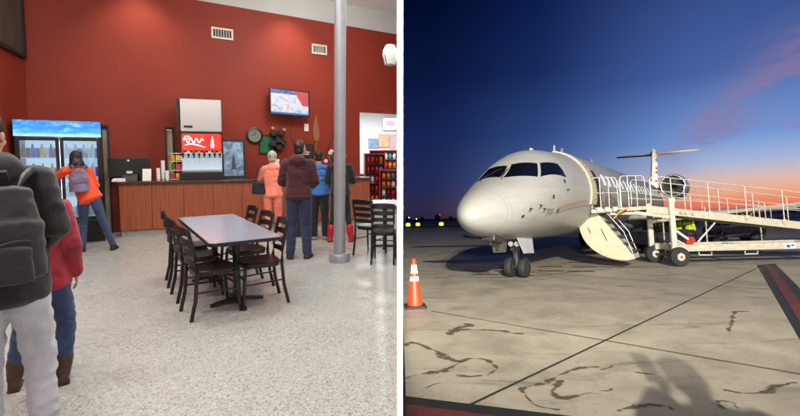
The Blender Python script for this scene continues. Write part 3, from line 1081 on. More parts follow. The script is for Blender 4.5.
# --- sconce near the partition
t = thing('wall_lamp', 'white domed wall lamp high on the right beside the partition', 'wall lamp', (-0.175, 8.0, 3.28))
MB().lathe([(0.02, 0.26), (0.08, 0.24), (0.13, 0.15), (0.14, 0.06), (0.11, -0.04), (0.1, -0.10), (0.08, -0.10), (0.085, -0.03), (0.1, 0.05)], 24).build('shade', mat('opal_glass', srgb(214, 222, 216), 0.3, var=0.06, vscale=8), t, True)
mb = MB()
for k in range(3):
    a = 2.4 + k * 0.8
    mb.tube([(0.142 * math.cos(a), 0.142 * math.sin(a), 0.05), (0.10 * math.cos(a), 0.10 * math.sin(a), -0.11)], 0.006, 6)
mb.bar((0.0, 0, 0.2), (0.155, 0, 0.2), 0.03)
mb.build('bracket', BLACKMETAL, t)

# ------------------------------------------------------------------ table and chairs
TY = R(34)
TC = Vector((-2.04, 5.05, 0))
E1 = Vector((math.cos(TY), math.sin(TY), 0))
E2 = Vector((-E1.y, E1.x, 0))
t = thing('dining_table', 'long grey topped dining table set between six black chairs', 'table', TC, TY)


def rrect(w, l, r, z, n=5):
    pts = []
    for cx, cy, a0 in ((w / 2 - r, l / 2 - r, 0), (-w / 2 + r, l / 2 - r, 90), (-w / 2 + r, -l / 2 + r, 180), (w / 2 - r, -l / 2 + r, 270)):
        for k in range(n + 1):
            a = R(a0 + 90 * k / n)
            pts.append((cx + r * math.cos(a), cy + r * math.sin(a), z))
    return pts


MB().prism(rrect(0.70, 2.06, 0.05, 0.718), (0, 0, 0.030)).build('edge_band', BLACKPLASTIC, t)
MB().prism(rrect(0.688, 2.048, 0.045, 0.7485), (0, 0, 0.004)).build('tabletop', TABLETOP, t)
for y in (-0.55, 0.55):
    lg = MB().cyl((0, y, 0.03), (0, y, 0.715), 0.038, 0.038, 20).build('pedestal', BLACKMETAL, t, True)
    mb = MB()
    for a in (0, 90, 180, 270):
        dx, dy = math.cos(R(a)), math.sin(R(a))
        L_ = 0.27 if a % 180 == 0 else 0.3
        mb.prism([(0.03 * dx - 0.03 * dy, y + 0.03 * dy + 0.03 * dx, 0.07), (L_ * dx - 0.02 * dy, y + L_ * dy + 0.02 * dx, 0.03), (L_ * dx + 0.02 * dy, y + L_ * dy - 0.02 * dx, 0.03), (0.03 * dx + 0.03 * dy, y + 0.03 * dy - 0.03 * dx, 0.07)], (0, 0, -0.03))
    mb.build('foot', BLACKMETAL, lg)
    MB().box((0, y, 0.708), (0.4, 0.4, 0.012)).build('top_plate', BLACKMETAL, lg)


def make_chair(label, loc, rz, sc=1.0):
    """faces +y locally; the ladder back stands at -y"""
    c = thing('ladder_back_chair', label, 'chair', loc, rz, group='black ladder back chairs', scale=(sc, sc, 1))
    w, d = 0.40, 0.40
    ring = []
    for k in range(28):
        a = 2 * math.pi * k / 28
        x = 0.205 * math.copysign(abs(math.cos(a)) ** 0.55, math.cos(a))
        y = 0.205 * math.copysign(abs(math.sin(a)) ** 0.55, math.sin(a))
        ring.append((x, y + 0.01))
    mb = MB()
    mb.rings([[(x * 0.97, y * 0.97, 0.432) for x, y in ring], [(x, y, 0.44) for x, y in ring], [(x, y, 0.455) for x, y in ring], [(x * 0.95, y * 0.95, 0.465) for x, y in ring], [(x * 0.6, y * 0.6, 0.459) for x, y in ring]])
    mb.build('seat', SEATWOOD, c, True)
    mb = MB()
    mb.rings([[(x * 0.96, y * 0.96, 0.41) for x, y in ring], [(x * 0.96, y * 0.96, 0.431) for x, y in ring]])
    mb.build('seat_rail', BLACKMETAL, c)
    for s_ in (-1, 1):
        MB().tube([(s_ * 0.19, -0.25, 0), (s_ * 0.188, -0.205, 0.2), (s_ * 0.185, -0.185, 0.45), (s_ * 0.185, -0.2, 0.62), (s_ * 0.187, -0.25, 0.84), (s_ * 0.187, -0.262, 0.875)], 0.018, 10).build('rear_leg', BLACKMETAL, c, True)
        MB().tube([(s_ * 0.185, 0.215, 0), (s_ * 0.175, 0.18, 0.43)], [0.014, 0.019], 10).build('front_leg', BLACKMETAL, c, True)
        MB().tube([(s_ * 0.18, 0.195, 0.24), (s_ * 0.186, -0.195, 0.26)], 0.009, 8).build('stretcher', BLACKMETAL, c, True)
    MB().tube([(-0.182, 0.19, 0.28), (0.182, 0.19, 0.28)], 0.009, 8).build('stretcher', BLACKMETAL, c, True)
    for z, h, y in ((0.55, 0.048, -0.195), (0.645, 0.048, -0.205), (0.74, 0.052, -0.228), (0.845, 0.066, -0.252)):
        pts0, pts1 = [], []
        rows, rows2 = [], []
        for dz in (-h / 2, h / 2):
            rows.append([(x * 0.187, y - 0.03 * (1 - x * x) + 0.006, z + dz + (0.012 * (1 - x * x) if dz > 0 else 0)) for x in [k / 6 - 1 for k in range(13)]])
            rows2.append([(px_, py_ - 0.013, pz_) for px_, py_, pz_ in rows[-1]])
        MB().grid(rows, rows2).build('back_slat', BLACKMETAL, c, True)
    return c


chair0 = make_chair('black ladder back chair nearest camera on the left side of the table', TC - E1 * 0.27 - E2 * 0.66, TY - R(90) + R(6))
index_kids()


def place_chair(loc, rz, label, group='black ladder back chairs', sc=1.0):
    c = copy_tree(chair0)
    put(c, loc, rz, scale=(sc, sc, 1))
    return tag(c, label, 'chair', group)


place_chair(TC - E1 * 0.29 - E2 * 0.02, TY - R(90) + R(2), 'black ladder back chair in the middle of the left side of the table')
place_chair(TC - E1 * 0.29 + E2 * 0.62, TY - R(90) - R(3), 'black ladder back chair farthest back on the left side of the table')
place_chair(TC + E1 * 0.22 - E2 * 0.64, TY + R(90) - R(4), 'black ladder back chair nearest camera on the right side of the table')
place_chair(TC + E1 * 0.26 + E2 * 0.02, TY + R(90) + R(3), 'black ladder back chair in the middle of the right side of the table')
place_chair(TC + E1 * 0.26 + E2 * 0.66, TY + R(90), 'black ladder back chair farthest back on the right, by the salmon clothes')
place_chair((-0.47, 6.92, 0), R(-28), 'black ladder back chair just right of the column, facing the small table', sc=0.92)
place_chair((-0.235, 6.42, 0), R(-4), 'black ladder back chair nearest the partition at the small table', sc=0.86)
t = thing('small_table', 'small white topped table at the partition behind two chairs', 'table', (-0.26, 7.5, 0))
MB().prism(rrect(0.46, 0.7, 0.04, 0.74), (0, 0, 0.03)).build('tabletop', mat('pale_laminate', srgb(214, 214, 216), 0.35, var=0.04), t, bevel=0.004)
MB().cyl((0, 0, 0.02), (0, 0, 0.738), 0.035).build('pedestal', BLACKMETAL, t, True)
MB().box((0, 0, 0.015), (0.4, 0.06, 0.03)).box((0, 0, 0.0155), (0.06, 0.5, 0.026)).build('foot', BLACKMETAL, t)

# ------------------------------------------------------------------ shop beyond the opening
RACKRED = mat('rack_red', srgb(170, 24, 30), 0.4, var=0.15)
bagc = [('red', srgb(190, 30, 36)), ('white', srgb(220, 216, 210)), ('teal', srgb(60, 140, 150)), ('orange', srgb(220, 110, 40)), ('maroon', srgb(110, 24, 34))]
random.seed(21)


def display_rack(label, loc, rz, w, h, d, rows, cols, where):
    t = thing('display_rack', label, 'rack', loc, rz, group='display racks in the shop')
    MB().box((0, d / 2 - 0.02, h / 2), (w, 0.04, h)).build('back_panel', RACKRED, t)
    for s_ in (-1, 1):
        MB().box((s_ * (w / 2 - 0.015), -0.02, h / 2), (0.03, d - 0.045, h)).build('side_panel', RACKRED, t)
    for k in range(rows + 1):
        MB().box((0, -0.02, 0.12 + k * (h - 0.16) / rows), (w - 0.065, d - 0.05, 0.02)).build('shelf', BLACKMETAL, t)
    m = Matrix.Translation(loc) @ Matrix.Rotation(rz, 4, 'Z')
    for k in range(rows):
        for j in range(cols):
            cn, cc = random.choice(bagc)
            bw, bh = (w - 0.1) / cols * 0.86, (h - 0.16) / rows * 0.78
            mb = MB().ball((0, 0, bh / 2), 0.5, 2, (bw, 0.1, bh)).box((0, 0, bh * 0.95), (bw * 0.9, 0.01, bh * 0.1)).box((0, 0, bh * 0.04), (bw * 0.9, 0.01, bh * 0.08))
            o = single(mb, 'snack_bag', mat('bag_' + cn, cc, 0.3, var=0.3, vscale=12), '%s snack bag on the %s shelf of the %s' % (cn, ['lowest', 'second', 'third', 'fourth', 'top'][k if k < rows - 1 else 4], where), 'snack bag', (0, 0, 0), group='bags on the shop racks', smooth=True)
            o.matrix_world = m @ Matrix.Translation((-w / 2 + 0.05 + (j + 0.5) * (w - 0.1) / cols, -d / 2 + 0.14, 0.135 + k * (h - 0.16) / rows)) @ Matrix.Rotation(random.uniform(-0.15, 0.15), 4, 'Z')


display_rack('tall red rack of snack bags at the left of the shop opening', (-0.78, 13.4, 0), R(10), 0.62, 1.62, 0.4, 5, 4, 'left rack')
display_rack('low red rack of snack bags beside the partition in the shop', (-0.33, 12.9, 0), R(-4), 0.52, 1.15, 0.4, 4, 3, 'low rack')
display_rack('deep red rack of bags against the shop far wall', (-0.6, 16.4, 0), R(0), 1.05, 1.75, 0.45, 5, 6, 'far rack')
t = thing('lit_sign', 'white and pink lit sign high on the shop far wall', 'sign', (-0.36, 16.9, 2.75))
MB().box((0, 0.02, 0), (0.62, 0.06, 0.5)).build('box', WHITEPL, t, bevel=0.02)
MB().box((0, -0.02, 0), (0.54, 0.02, 0.42)).build('face', mat('lit_face', srgb(238, 232, 246), 0.4, emit=0.8), t)
mb = MB().tube([(-0.15 + 0.3 * k / 24, -0.034, 0.02 + 0.1 * math.sin(k * 0.9)) for k in range(25)], 0.014, 6)
mb.build('pink_script', mat('pink_neon', srgb(214, 90, 140), 0.4, emit=0.8), t)
for nm, lab, x, z, w, h, c in (('yellow_poster', 'yellow and pink poster above the red racks', -0.62, 2.12, 0.42, 0.5, srgb(222, 168, 90)), ('blue_poster', 'blue poster left of the yellow poster in the shop', -1.02, 2.02, 0.4, 0.36, srgb(70, 120, 190)), ('pink_poster', 'pale pink poster below the lit sign near the partition', -0.22, 2.05, 0.3, 0.6, srgb(214, 170, 180))):
    single(MB().box((0, 0, 0), (w, 0.012, h)), nm, mat(nm + '_print', c, 0.6, c2=tuple(min(1, 0.5 * q_ + 0.4) for q_ in c[:3]), vscale=9), lab, 'poster', (x, 16.95, z))
single(MB().box((0, 0, 0.45), (0.7, 0.6, 0.9)).box((0, -0.02, 0.92), (0.76, 0.66, 0.04)), 'shop_counter', mat('dark_counter', srgb(50, 40, 40), 0.5, var=0.1), 'dark low shop counter left of the racks', 'counter', (-1.5, 14.6, 0), 0.1, bevel=0.006)


# ==================================================================== PEOPLE
def ecap(mb, p0, a0, p1, a1, side=(1, 0, 0), seg=20):
    """closed tapered elliptical tube with rounded ends; a = (half width along side, half depth)"""
    p0, p1, side = Vector(p0), Vector(p1), Vector(side)
    d = (p1 - p0).normalized()
    x = (side - d * side.dot(d)).normalized()
    y = d.cross(x)
    rg = []
    for f, sh, k in ((0, -0.28, 0.55), (0, -0.14, 0.87), (0, 0, 1), (0.5, 0, 1), (1, 0, 1), (1, 0.14, 0.87), (1, 0.28, 0.55)):
        w = (a0[0] * (1 - f) + a1[0] * f) * k
        h = (a0[1] * (1 - f) + a1[1] * f) * k
        c = p0.lerp(p1, f) + d * sh * (h / k)
        rg.append([c + x * w * math.cos(2 * math.pi * j / seg) + y * h * math.sin(2 * math.pi * j / seg) for j in range(seg)])
    mb.rings(rg)


def cap(mb, p0, r0, p1, r1):
    mb.cyl(p0, p1, r0, r1, 14)
    mb.ball(p0, r0, 2)
    mb.ball(p1, r1, 2)


DEF = dict(pelvis=(0, 0, .93), chest=(0, 0, 1.28), neck=(0, -0.01, 1.46), head=(0, .015, 1.625), hyaw=0, hpitch=0,
           sL=(-.18, -.01, 1.41), sR=(.18, -.01, 1.41), eL=(-.235, -.04, 1.13), eR=(.235, -.04, 1.13), wL=(-.235, .06, .88), wR=(.235, .06, .88),
           hL=(-.09, 0, .9), hR=(.09, 0, .9), kL=(-.10, .02, .49), kR=(.10, .02, .49), aL=(-.11, -.03, .085), aR=(.11, -.03, .085), fyL=8, fyR=-8)
SKIN = mat('skin', srgb(196, 146, 120), 0.5, var=0.06, vscale=18)


def person(label, loc, yaw, H, pose=None, frame=ROOM, sx=1.0, top=None, pants=None, hair=None, shoes=None, skin=SKIN, group=None, fold=1.0,
           voxel=0.010, thick=0.0, pthick=0.0, hood=False, topname='jacket', hem=0.86, sleeve=1.0, boots=0.0, coarse=False, bun=False):
    J = dict(DEF)
    J.update(pose or {})
    V = {k: Vector(v) for k, v in J.items() if isinstance(v, tuple)}
    S = H / 1.75
    t = thing('person', label, 'person', loc, yaw, frame, group, scale=(S * sx, S * sx, S))
    side = (V['sR'] - V['sL']).normalized()
    HM = Matrix.Translation(V['head']) @ Matrix.Rotation(R(J['hyaw']), 4, 'Z') @ Matrix.Rotation(R(J['hpitch']), 4, 'X')
    hp = lambda x, y, z: HM @ Vector((x, y, z))
    er = HM.to_euler()
    # body
    mb = MB()
    mb.ball(hp(0, -.008, .02), 1, 3, (.077, .096, .10), er)
    mb.ball(hp(0, .022, -.03), 1, 3, (.064, .075, .088), er)
    mb.ball(hp(0, .05, -.085), 1, 2, (.036, .036, .03), er)
    cap(mb, hp(0, .088, .012), .011, hp(0, .108, -.026), .014)
    mb.ball(hp(0, .088, -.062), 1, 2, (.026, .012, .008), er)
    for s_ in (-1, 1):
        mb.ball(hp(s_ * .079, -.012, -.012), 1, 2, (.010, .022, .032), er)
        mb.ball(hp(s_ * .04, .07, -.035), 1, 2, (.024, .02, .022), er)
    cap(mb, V['neck'] - Vector((0, 0, .03)), .058, V['head'] + (HM.to_3x3() @ Vector((0, -.01, -.06))), .052)
    ecap(mb, V['pelvis'], (.145, .10), V['chest'], (.155, .10), side)
    ecap(mb, V['chest'], (.15, .095), V['neck'] - Vector((0, 0, .05)), (.11, .07), side)
    for q_ in 'LR':
        s_ = -1 if q_ == 'L' else 1
        sh, el, wr = V['s' + q_], V['e' + q_], V['w' + q_]
        cap(mb, sh, .05, el, .041)
        cap(mb, el, .04, wr, .027)
        # hand
        d = (wr - el).normalized()
        pn = side * (-s_)                      # palm faces inwards
        fw = d.cross(pn).normalized()
        if fw.y < 0:
            fw = -fw
        palm = wr + d * .05
        Rm = Matrix((fw, pn, d)).transposed().to_4x4()
        mb.ball(palm, 1, 2, (.038, .015, .05), Rm.to_euler())
        for k, (o_, ln) in enumerate(((-.028, .055), (-.009, .070), (.010, .075), (.028, .066))):
            b0 = palm + d * .042 + fw * o_
            b1 = b0 + d * ln * .55 + pn * .008
            b2 = b1 + d * ln * .35 + pn * ln * .38
            cap(mb, b0, .0095, b1, .009)
            cap(mb, b1, .009, b2, .0075)
        b0 = wr + d * .022 + fw * .03
        b1 = b0 + d * .035 + fw * .026 + pn * .008
        b2 = b1 + d * .03 + fw * .006 + pn * .006
        cap(mb, b0, .0125, b1, .011)
        cap(mb, b1, .0105, b2, .009)
        cap(mb, V['h' + q_], .078, V['k' + q_], .052)
        cap(mb, V['k' + q_], .05, V['a' + q_], .036)
        f_ = Matrix.Rotation(R(J['fy' + q_]), 3, 'Z') @ Vector((0, 1, 0))
        ft = V['a' + q_].copy()
        cap(mb, ft - Vector((0, 0, .035)), .034, ft + f_ * .13 - Vector((0, 0, .055)), .025)
    body = link_mesh('body', remesh(mb, 0.0075 if not coarse else .012, 2), skin, t)
    if not coarse:
        for s_ in (-1, 1):
            MB().ball(hp(s_ * .031, .083, .004), .0115, 2).build('eye', mat('eye', srgb(60, 44, 36), 0.2), t, True)
    # trousers
    if pants:
        mb = MB()
        a = pthick
        ecap(mb, V['pelvis'] + Vector((0, 0, .09)), (.15 + a * .6, .108 + a * .6), V['pelvis'] + Vector((0, 0, -.03)), (.160 + a * .6, .116 + a * .6), side)
        for q_ in 'LR':
            cap(mb, V['h' + q_] + Vector((0, 0, -.02)), .098 + a, V['k' + q_], .068 + a)
            fl = V['k' + q_].lerp(V['a' + q_], .98 if boots < .05 else 1 - boots)
            cap(mb, V['k' + q_], .067 + a, fl, .056 + a * 1.1)
        link_mesh('trousers', remesh(mb, voxel, 3, (.007 * fold, 9 if fold < 1.2 else 7, (1, 1, 1.7), len(label))), pants, t)
    # top
    if top:
        a = thick
        mb = MB()
        w0 = V['pelvis'].lerp(V['chest'], (hem - .93) / .35)
        ecap(mb, w0 + Vector((0, 0, .03)), (.196 + a, .142 + a), V['pelvis'].lerp(V['chest'], .45), (.16 + a, .115 + a), side)
        ecap(mb, V['pelvis'].lerp(V['chest'], .45), (.16 + a, .115 + a), V['chest'], (.175 + a, .118 + a), side)
        ecap(mb, V['chest'], (.172 + a, .118 + a), (V['sL'] + V['sR']) / 2 - Vector((0, 0, .05)), (.150 + a, .095 + a), side)
        cap(mb, V['neck'] - Vector((0, 0, .06)), .10 + a * .5, V['neck'] + Vector((0, .005, .0)), .066 + a * .3)
        for q_ in 'LR':
            sh, el, wr = V['s' + q_], V['e' + q_], V['w' + q_]
            cap(mb, sh - Vector((0, 0, .012)), .062 + a, el, .054 + a)
            cap(mb, V['neck'] - Vector((0, 0, .05)), .07 + a * .6, sh - Vector((0, 0, .012)), .054 + a * .8)
            if sleeve >= .99:
                cap(mb, el, .056 + a, wr - (wr - el) * .08, .043 + a * .8)
            elif sleeve > .5:
                cap(mb, el, .056 + a, el.lerp(wr, .4), .05 + a)
        if hood:
            mb.ball(V['neck'] + Vector((0, -.075, -.01)), 1, 3, (.125, .075, .085), (R(20), 0, 0))
            mb.ball(V['neck'] + Vector((0, -.02, .03)), 1, 3, (.095, .09, .05))
        link_mesh(topname, remesh(mb, voxel, 3, (.008 * fold, 8 if fold < 1.2 else 6, (1, 1, 1.5), len(label) + 3)), top, t)
    # hair
    if hair:
        hm, kind = hair
        mb = MB()
        if kind == 'short':
            mb.ball(hp(0, -.02, .035), 1, 3, (.084, .097, .092), er)
            mb.ball(hp(0, -.045, -.03), 1, 3, (.074, .064, .06), er)
        elif kind == 'grey':
            mb.ball(hp(0, -.02, .03), 1, 3, (.09, .104, .098), er)
            mb.ball(hp(0, -.05, -.035), 1, 3, (.08, .066, .062), er)
        else:
            mb.ball(hp(0, -.02, .03), 1, 3, (.092, .105, .098), er)
            ln = .28 if kind == 'long' else .16
            ecap(mb, hp(0, -.045, 0), (.092, .07), hp(0, -.075, -.13), (.105, .062), HM.to_3x3() @ Vector((1, 0, 0)))
            ecap(mb, hp(0, -.075, -.13), (.105, .06), hp(0, -.085, -ln), (.085, .04), HM.to_3x3() @ Vector((1, 0, 0)))
            for s_ in (-1, 1):
                cap(mb, hp(s_ * .075, -.01, .0), .03, hp(s_ * .1, -.02, -ln * .8), .028)
        if bun:
            mb.ball(hp(0, -.06, .135), .055, 2)
        link_mesh('hair', remesh(mb, .008 if not coarse else .012, 2, (.010, 26, (1, 1, .25), 4)), hm, t)
    # shoes
    if shoes:
        for q_ in 'LR':
            mb = MB()
            f_ = Matrix.Rotation(R(J['fy' + q_]), 3, 'Z') @ Vector((0, 1, 0))
            an = V['a' + q_]
            gz = an - Vector((0, 0, .085))
            sd = Vector((f_.y, -f_.x, 0))
            ecap(mb, gz + f_ * -.045 + Vector((0, 0, .042)), (.042, .042), gz + f_ * .075 + Vector((0, 0, .042)), (.05, .04), sd)
            ecap(mb, gz + f_ * .075 + Vector((0, 0, .038)), (.05, .038), gz + f_ * .165 + Vector((0, 0, .03)), (.042, .03), sd)
            cap(mb, gz + Vector((0, 0, .06)), .05, an + (V['k' + q_] - an) * boots + Vector((0, 0, .01)), .056 + (.02 if boots > .2 else 0))
            sh_ = link_mesh('shoe' if boots < .1 else 'boot', remesh(mb, .009, 2, (.004, 14, (1, 1, 2), 2)), shoes, t)
            sp_ = MB()
            ecap(sp_, gz + f_ * -.05 + Vector((0, 0, .012)), (.048, .012), gz + f_ * .175 + Vector((0, 0, .012)), (.05, .012), sd)
            sp_.build('sole', mat('rubber_sole', srgb(50, 42, 36), 0.7), sh_, True)
    return t


def cloth(name, c, var=0.14, bump=0.12, rough=0.85, bscale=160, sheen=0.2, vscale=7, c2=None):
    return mat(name, c, rough, var=var, vscale=vscale, bump=bump, bscale=bscale, sheen=sheen, c2=c2)


JEAN = cloth('denim', srgb(44, 66, 104), c2=srgb(30, 46, 78))
JEAN2 = cloth('dark_denim', srgb(38, 52, 84), c2=srgb(26, 36, 60))
HAIRD = mat('dark_hair', srgb(34, 24, 22), 0.45, var=0.35, vscale=30, stretch=(1, 1, .15), bump=0.3, bscale=60)
HAIRB = mat('brown_hair', srgb(84, 54, 38), 0.45, var=0.35, vscale=30, stretch=(1, 1, .15), bump=0.3, bscale=60)
HAIRG = mat('grey_hair', srgb(170, 160, 150), 0.55, var=0.3, vscale=30, stretch=(1, 1, .3), bump=0.3, bscale=60)
LEATHER = mat('brown_leather', srgb(82, 54, 38), 0.55, c2=srgb(52, 34, 26), vscale=12, bump=0.25, bscale=30)

# nearest man at the left edge
MANY = R(38)
pm = person('man at left edge in charcoal hooded jacket and pale grey sweatpants, back turned', (-2.02, 2.22, 0), MANY, 1.80, sx=.85, fold=1.7,
            pose=dict(head=(-.05, .03, 1.625), hyaw=-18, eL=(-.28, -.03, 1.13), eR=(.245, -.01, 1.16), wL=(-.2, .2, 1.0), wR=(.13, .24, 1.02), kL=(-.12, .03, .49), kR=(.13, .03, .49), aL=(-.13, -.02, .085), aR=(.14, -.03, .085)),
            top=cloth('charcoal_jacket', srgb(36, 36, 38), c2=srgb(25, 25, 27)), pants=cloth('grey_sweatpants', srgb(196, 198, 204), c2=srgb(168, 170, 178), bump=0.12), hair=(HAIRD, 'short'), shoes=LEATHER,
            thick=.016, pthick=.016, hood=True, hem=.79, voxel=.010)


def backpack(label, loc, yaw, w, h, d, m, m2, straps=True, group=None, sx=1.0):
    t = thing('backpack', label, 'backpack', loc, yaw, scale=(sx, sx, 1), group=group)
    mb = MB()
    ecap(mb, (0, -d * .45, h * .16), (w * .48, d * .5), (0, -d * .42, h * .62), (w * .47, d * .46), (1, 0, 0))
    ecap(mb, (0, -d * .42, h * .5), (w * .46, d * .46), (0, -d * .32, h * .9), (w * .36, d * .3), (1, 0, 0))
    link_mesh('main_bag', remesh(mb, .011, 3, (.006, 9, (1, 1, 1.4), w * 10)), m, t)
    mb = MB()
    ecap(mb, (0, -d * .88, h * .14), (w * .36, d * .2), (0, -d * .84, h * .42), (w * .34, d * .18), (1, 0, 0))
    link_mesh('front_pocket', remesh(mb, .011, 3, (.004, 10, (1, 1, 1.4), w * 17)), m, t)
    MB().tube([(w * .33 * math.cos(a), -d * .98 - 0.004, h * .46 + h * .03 * math.sin(a * 2)) for a in [math.pi * k / 12 for k in range(13)]], .006, 6).build('zip', m2, t)
    MB().tube([(-.05, -d * .25, h * .97), (-.04, -d * .3, h * 1.05), (.04, -d * .3, h * 1.05), (.05, -d * .25, h * .97)], .011, 8).build('grab_loop', m2, t, True)
    if straps:
        for s_ in (-1, 1):
            MB().tube([(s_ * w * .20, -d * .30, h * .90), (s_ * w * .26, -d * .1, h * 1.0), (s_ * w * .33, .05, h * 1.055), (s_ * w * .40, .17, h * 1.0), (s_ * w * .43, .25, h * .8), (s_ * w * .47, .18, h * .4), (s_ * w * .46, -.02, h * .12)], [.006, .02, .024, .024, .022, .018, .01], 8).build('strap', m2, t, True)
    return t


BPK = cloth('black_nylon', srgb(20, 20, 22), c2=srgb(12, 12, 14), rough=0.6)
backpack('large black backpack worn by the man at the left edge', Vector((-2.02, 2.22, 0.90)) + Matrix.Rotation(MANY, 3, 'Z') @ Vector((0, -0.15, 0)), MANY, .40, .56, .20, BPK, BLACKPLASTIC, sx=.9)

# shorter person in the crimson jacket beside him
person('person in crimson jacket, jeans and brown boots behind the grey sweatpants', (-2.41, 2.92, 0), R(26), 1.5, sx=.86, fold=1.4,
       pose=dict(kL=(-.17, .04, .49), kR=(.15, .03, .49), aL=(-.25, 0, .085), aR=(.12, -.04, .085), fyR=14, hyaw=-10),
       top=cloth('crimson_jacket', srgb(160, 24, 46), c2=srgb(124, 16, 34)), pants=JEAN, hair=(HAIRB, 'long'), shoes=LEATHER, thick=.022, pthick=.012, boots=.3, hem=.78)
# woman at the cooler
person('woman in orange top and jeans with dark hair reaching into the drinks cooler', (-5.12, 7.10, 0), R(36), 1.70, sx=.88,
       pose=dict(pelvis=(.08, 0, .90), chest=(-.05, .09, 1.24), neck=(-.09, .12, 1.41), head=(-.10, .17, 1.56), hpitch=-8, hyaw=14, sL=(-.27, .11, 1.37), sR=(.09, .09, 1.36), eL=(-.42, .30, 1.22), wL=(-.56, .46, 1.16), eR=(.20, .16, 1.10), wR=(.14, .36, 1.0),
                 hL=(-.01, 0, .87), hR=(.17, 0, .87), kL=(-.03, .12, .48), kR=(.28, -.04, .48), aL=(-.06, .0, .085), aR=(.42, -.16, .085), fyR=-20),
       top=cloth('orange_top', srgb(226, 76, 36)), pants=JEAN, hair=(HAIRD, 'mid'), shoes=mat('dark_shoe', srgb(34, 30, 30), 0.6), thick=.01)
BPV = cloth('heather_lilac', srgb(132, 116, 140), c2=srgb(92, 84, 108))
bp = backpack('heather lilac backpack on the back of the woman in orange', Vector((-5.12, 7.10, 0)) + Matrix.Rotation(R(36), 3, 'Z') @ Vector((-.05, -.05, .93)), R(36), .30, .44, .16, BPV, cloth('lilac_trim', srgb(90, 76, 100)), sx=.9)

# elderly person in salmon
person('grey haired person in salmon top and salmon trousers standing at the counter', (-2.32, 8.0, 0), R(12), 1.66, sx=.95,
       pose=dict(eL=(-.24, .08, 1.18), wL=(-.2, .26, 1.22), eR=(.23, .0, 1.14), wR=(.2, .2, 1.05), chest=(0, .01, 1.28), head=(.0, .05, 1.61), aL=(-.1, -.03, .085), aR=(.1, .02, .085)),
       top=cloth('salmon_jersey', srgb(240, 136, 112), bump=.2), pants=cloth('salmon_trousers', srgb(234, 130, 108), bump=.2), hair=(HAIRG, 'grey'), shoes=WHITEPL, thick=.004, hem=.84)
t = thing('shoulder_bag', 'black shoulder bag at the left side of the person in salmon', 'bag', (-2.54, 7.88, 0), R(12))
mb = MB()
ecap(mb, (0, 0, .88), (.13, .06), (0, 0, 1.08), (.10, .05), (1, 0, 0))
link_mesh('pouch', remesh(mb, .011, 3, (.004, 9, (1, 1, 1), 5)), BPK, t)
MB().tube([(-.08, 0, 1.08), (-.02, 0, 1.28), (.09, .01, 1.42), (.12, .07, 1.38), (.10, .08, 1.1)], .012, 8).build('strap', BPK, t, True)
# man in maroon
person('man in maroon hoodie and dark jeans seen from behind near the counter', (-1.53, 6.62, 0), R(4), 1.80, sx=.98,
       pose=dict(head=(.03, .02, 1.62), hyaw=-24, eL=(-.25, .02, 1.14), wL=(-.17, .22, 1.08), eR=(.25, .02, 1.14), wR=(.17, .22, 1.05), kL=(-.115, .03, .49), kR=(.10, .02, .49), aL=(-.13, -.04, .085), aR=(.115, -.02, .085), fyL=16, fyR=-10),
       top=cloth('maroon_fleece', srgb(74, 20, 32), c2=srgb(54, 14, 24)), pants=JEAN2, hair=(HAIRD, 'short'), shoes=LEATHER, thick=.014, pthick=.012, hood=True, topname='hoodie', hem=.88)
# mostly hidden person between him and the counter
person('person in blue top and black trousers mostly hidden behind the maroon hoodie', (-1.50, 8.15, 0), R(6), 1.66,
       pose=dict(wR=(.2, .2, 1.0), wL=(-.15, .22, 1.0)),
       top=cloth('blue_shirt', srgb(50, 110, 180)), pants=cloth('black_trousers', srgb(26, 26, 30)), hair=(HAIRD, 'short'), shoes=mat('pale_shoe', srgb(170, 166, 160), 0.5), pthick=.01)
# woman in black with red boots
person('woman in black top and leggings with red boots behind the column', (-1.08, 7.92, 0), R(2), 1.70, sx=.97,
       pose=dict(eL=(-.25, .04, 1.14), wL=(-.15, .24, 1.1), eR=(.25, .04, 1.14), wR=(.15, .24, 1.08), aL=(-.20, -.03, .085), aR=(.20, -.02, .085), kL=(-.14, .02, .49), kR=(.14, .02, .49), hyaw=18),
       top=cloth('black_jersey', srgb(24, 24, 28)), pants=cloth('black_leggings', srgb(22, 23, 28)), hair=(HAIRD, 'mid'), shoes=mat('red_boot', srgb(196, 30, 40), 0.5, var=.2, vscale=16), thick=.006, pthick=-.008, sleeve=.6, boots=.42, bun=True, topname='shirt')
# folded sign by the counter
t = thing('floor_sign', 'low dark folding floor sign between salmon trousers and maroon hoodie', 'sign', (-1.98, 8.5, 0), R(20))
MB().box((0, -.1, .33), (.4, .02, .66), (R(-14), 0, 0)).build('front_board', BLACKPLASTIC, t)
MB().box((0, .1, .33), (.4, .02, .66), (R(14), 0, 0)).build('rear_board', mat('red_board', srgb(120, 24, 26), .5), t)
# ==================================================================== APRON (right)
q = Nodes('apron_concrete', 0.7)
v = q.mapping()
big = q.noise(v, 0.16, 5, 0.6, 0.3)
mid = q.noise(v, 1.3, 6, 0.62, 0.5)
fine = q.noise(v, 38.0, 4, 0.7)
c = q.ramp(mid, [(0.25, srgb(124, 118, 104)), (0.5, srgb(152, 145, 128)), (0.75, srgb(168, 161, 144))])
c = q.mix(1.0, c, q.ramp(big, [(0.3, BW(0.78)), (0.6, BW(1.0))]), 'MULTIPLY')
c = q.mix(1.0, c, q.ramp(fine, [(0.3, BW(0.80)), (0.6, BW(1.0))]), 'MULTIPLY')
vs_ = q.mapping((0.55, 2.4, 1), (0, 0, R(-12)))
st = q.noise(vs_, 0.9, 6, 0.6, 1.2)
c = q.mix(1.0, c, q.ramp(st, [(0.28, BW(0.5)), (0.42, BW(0.93)), (1, BW(1))]), 'MULTIPLY')
pit = q.noise(v, 11.0, 5, 0.7, 0.6)
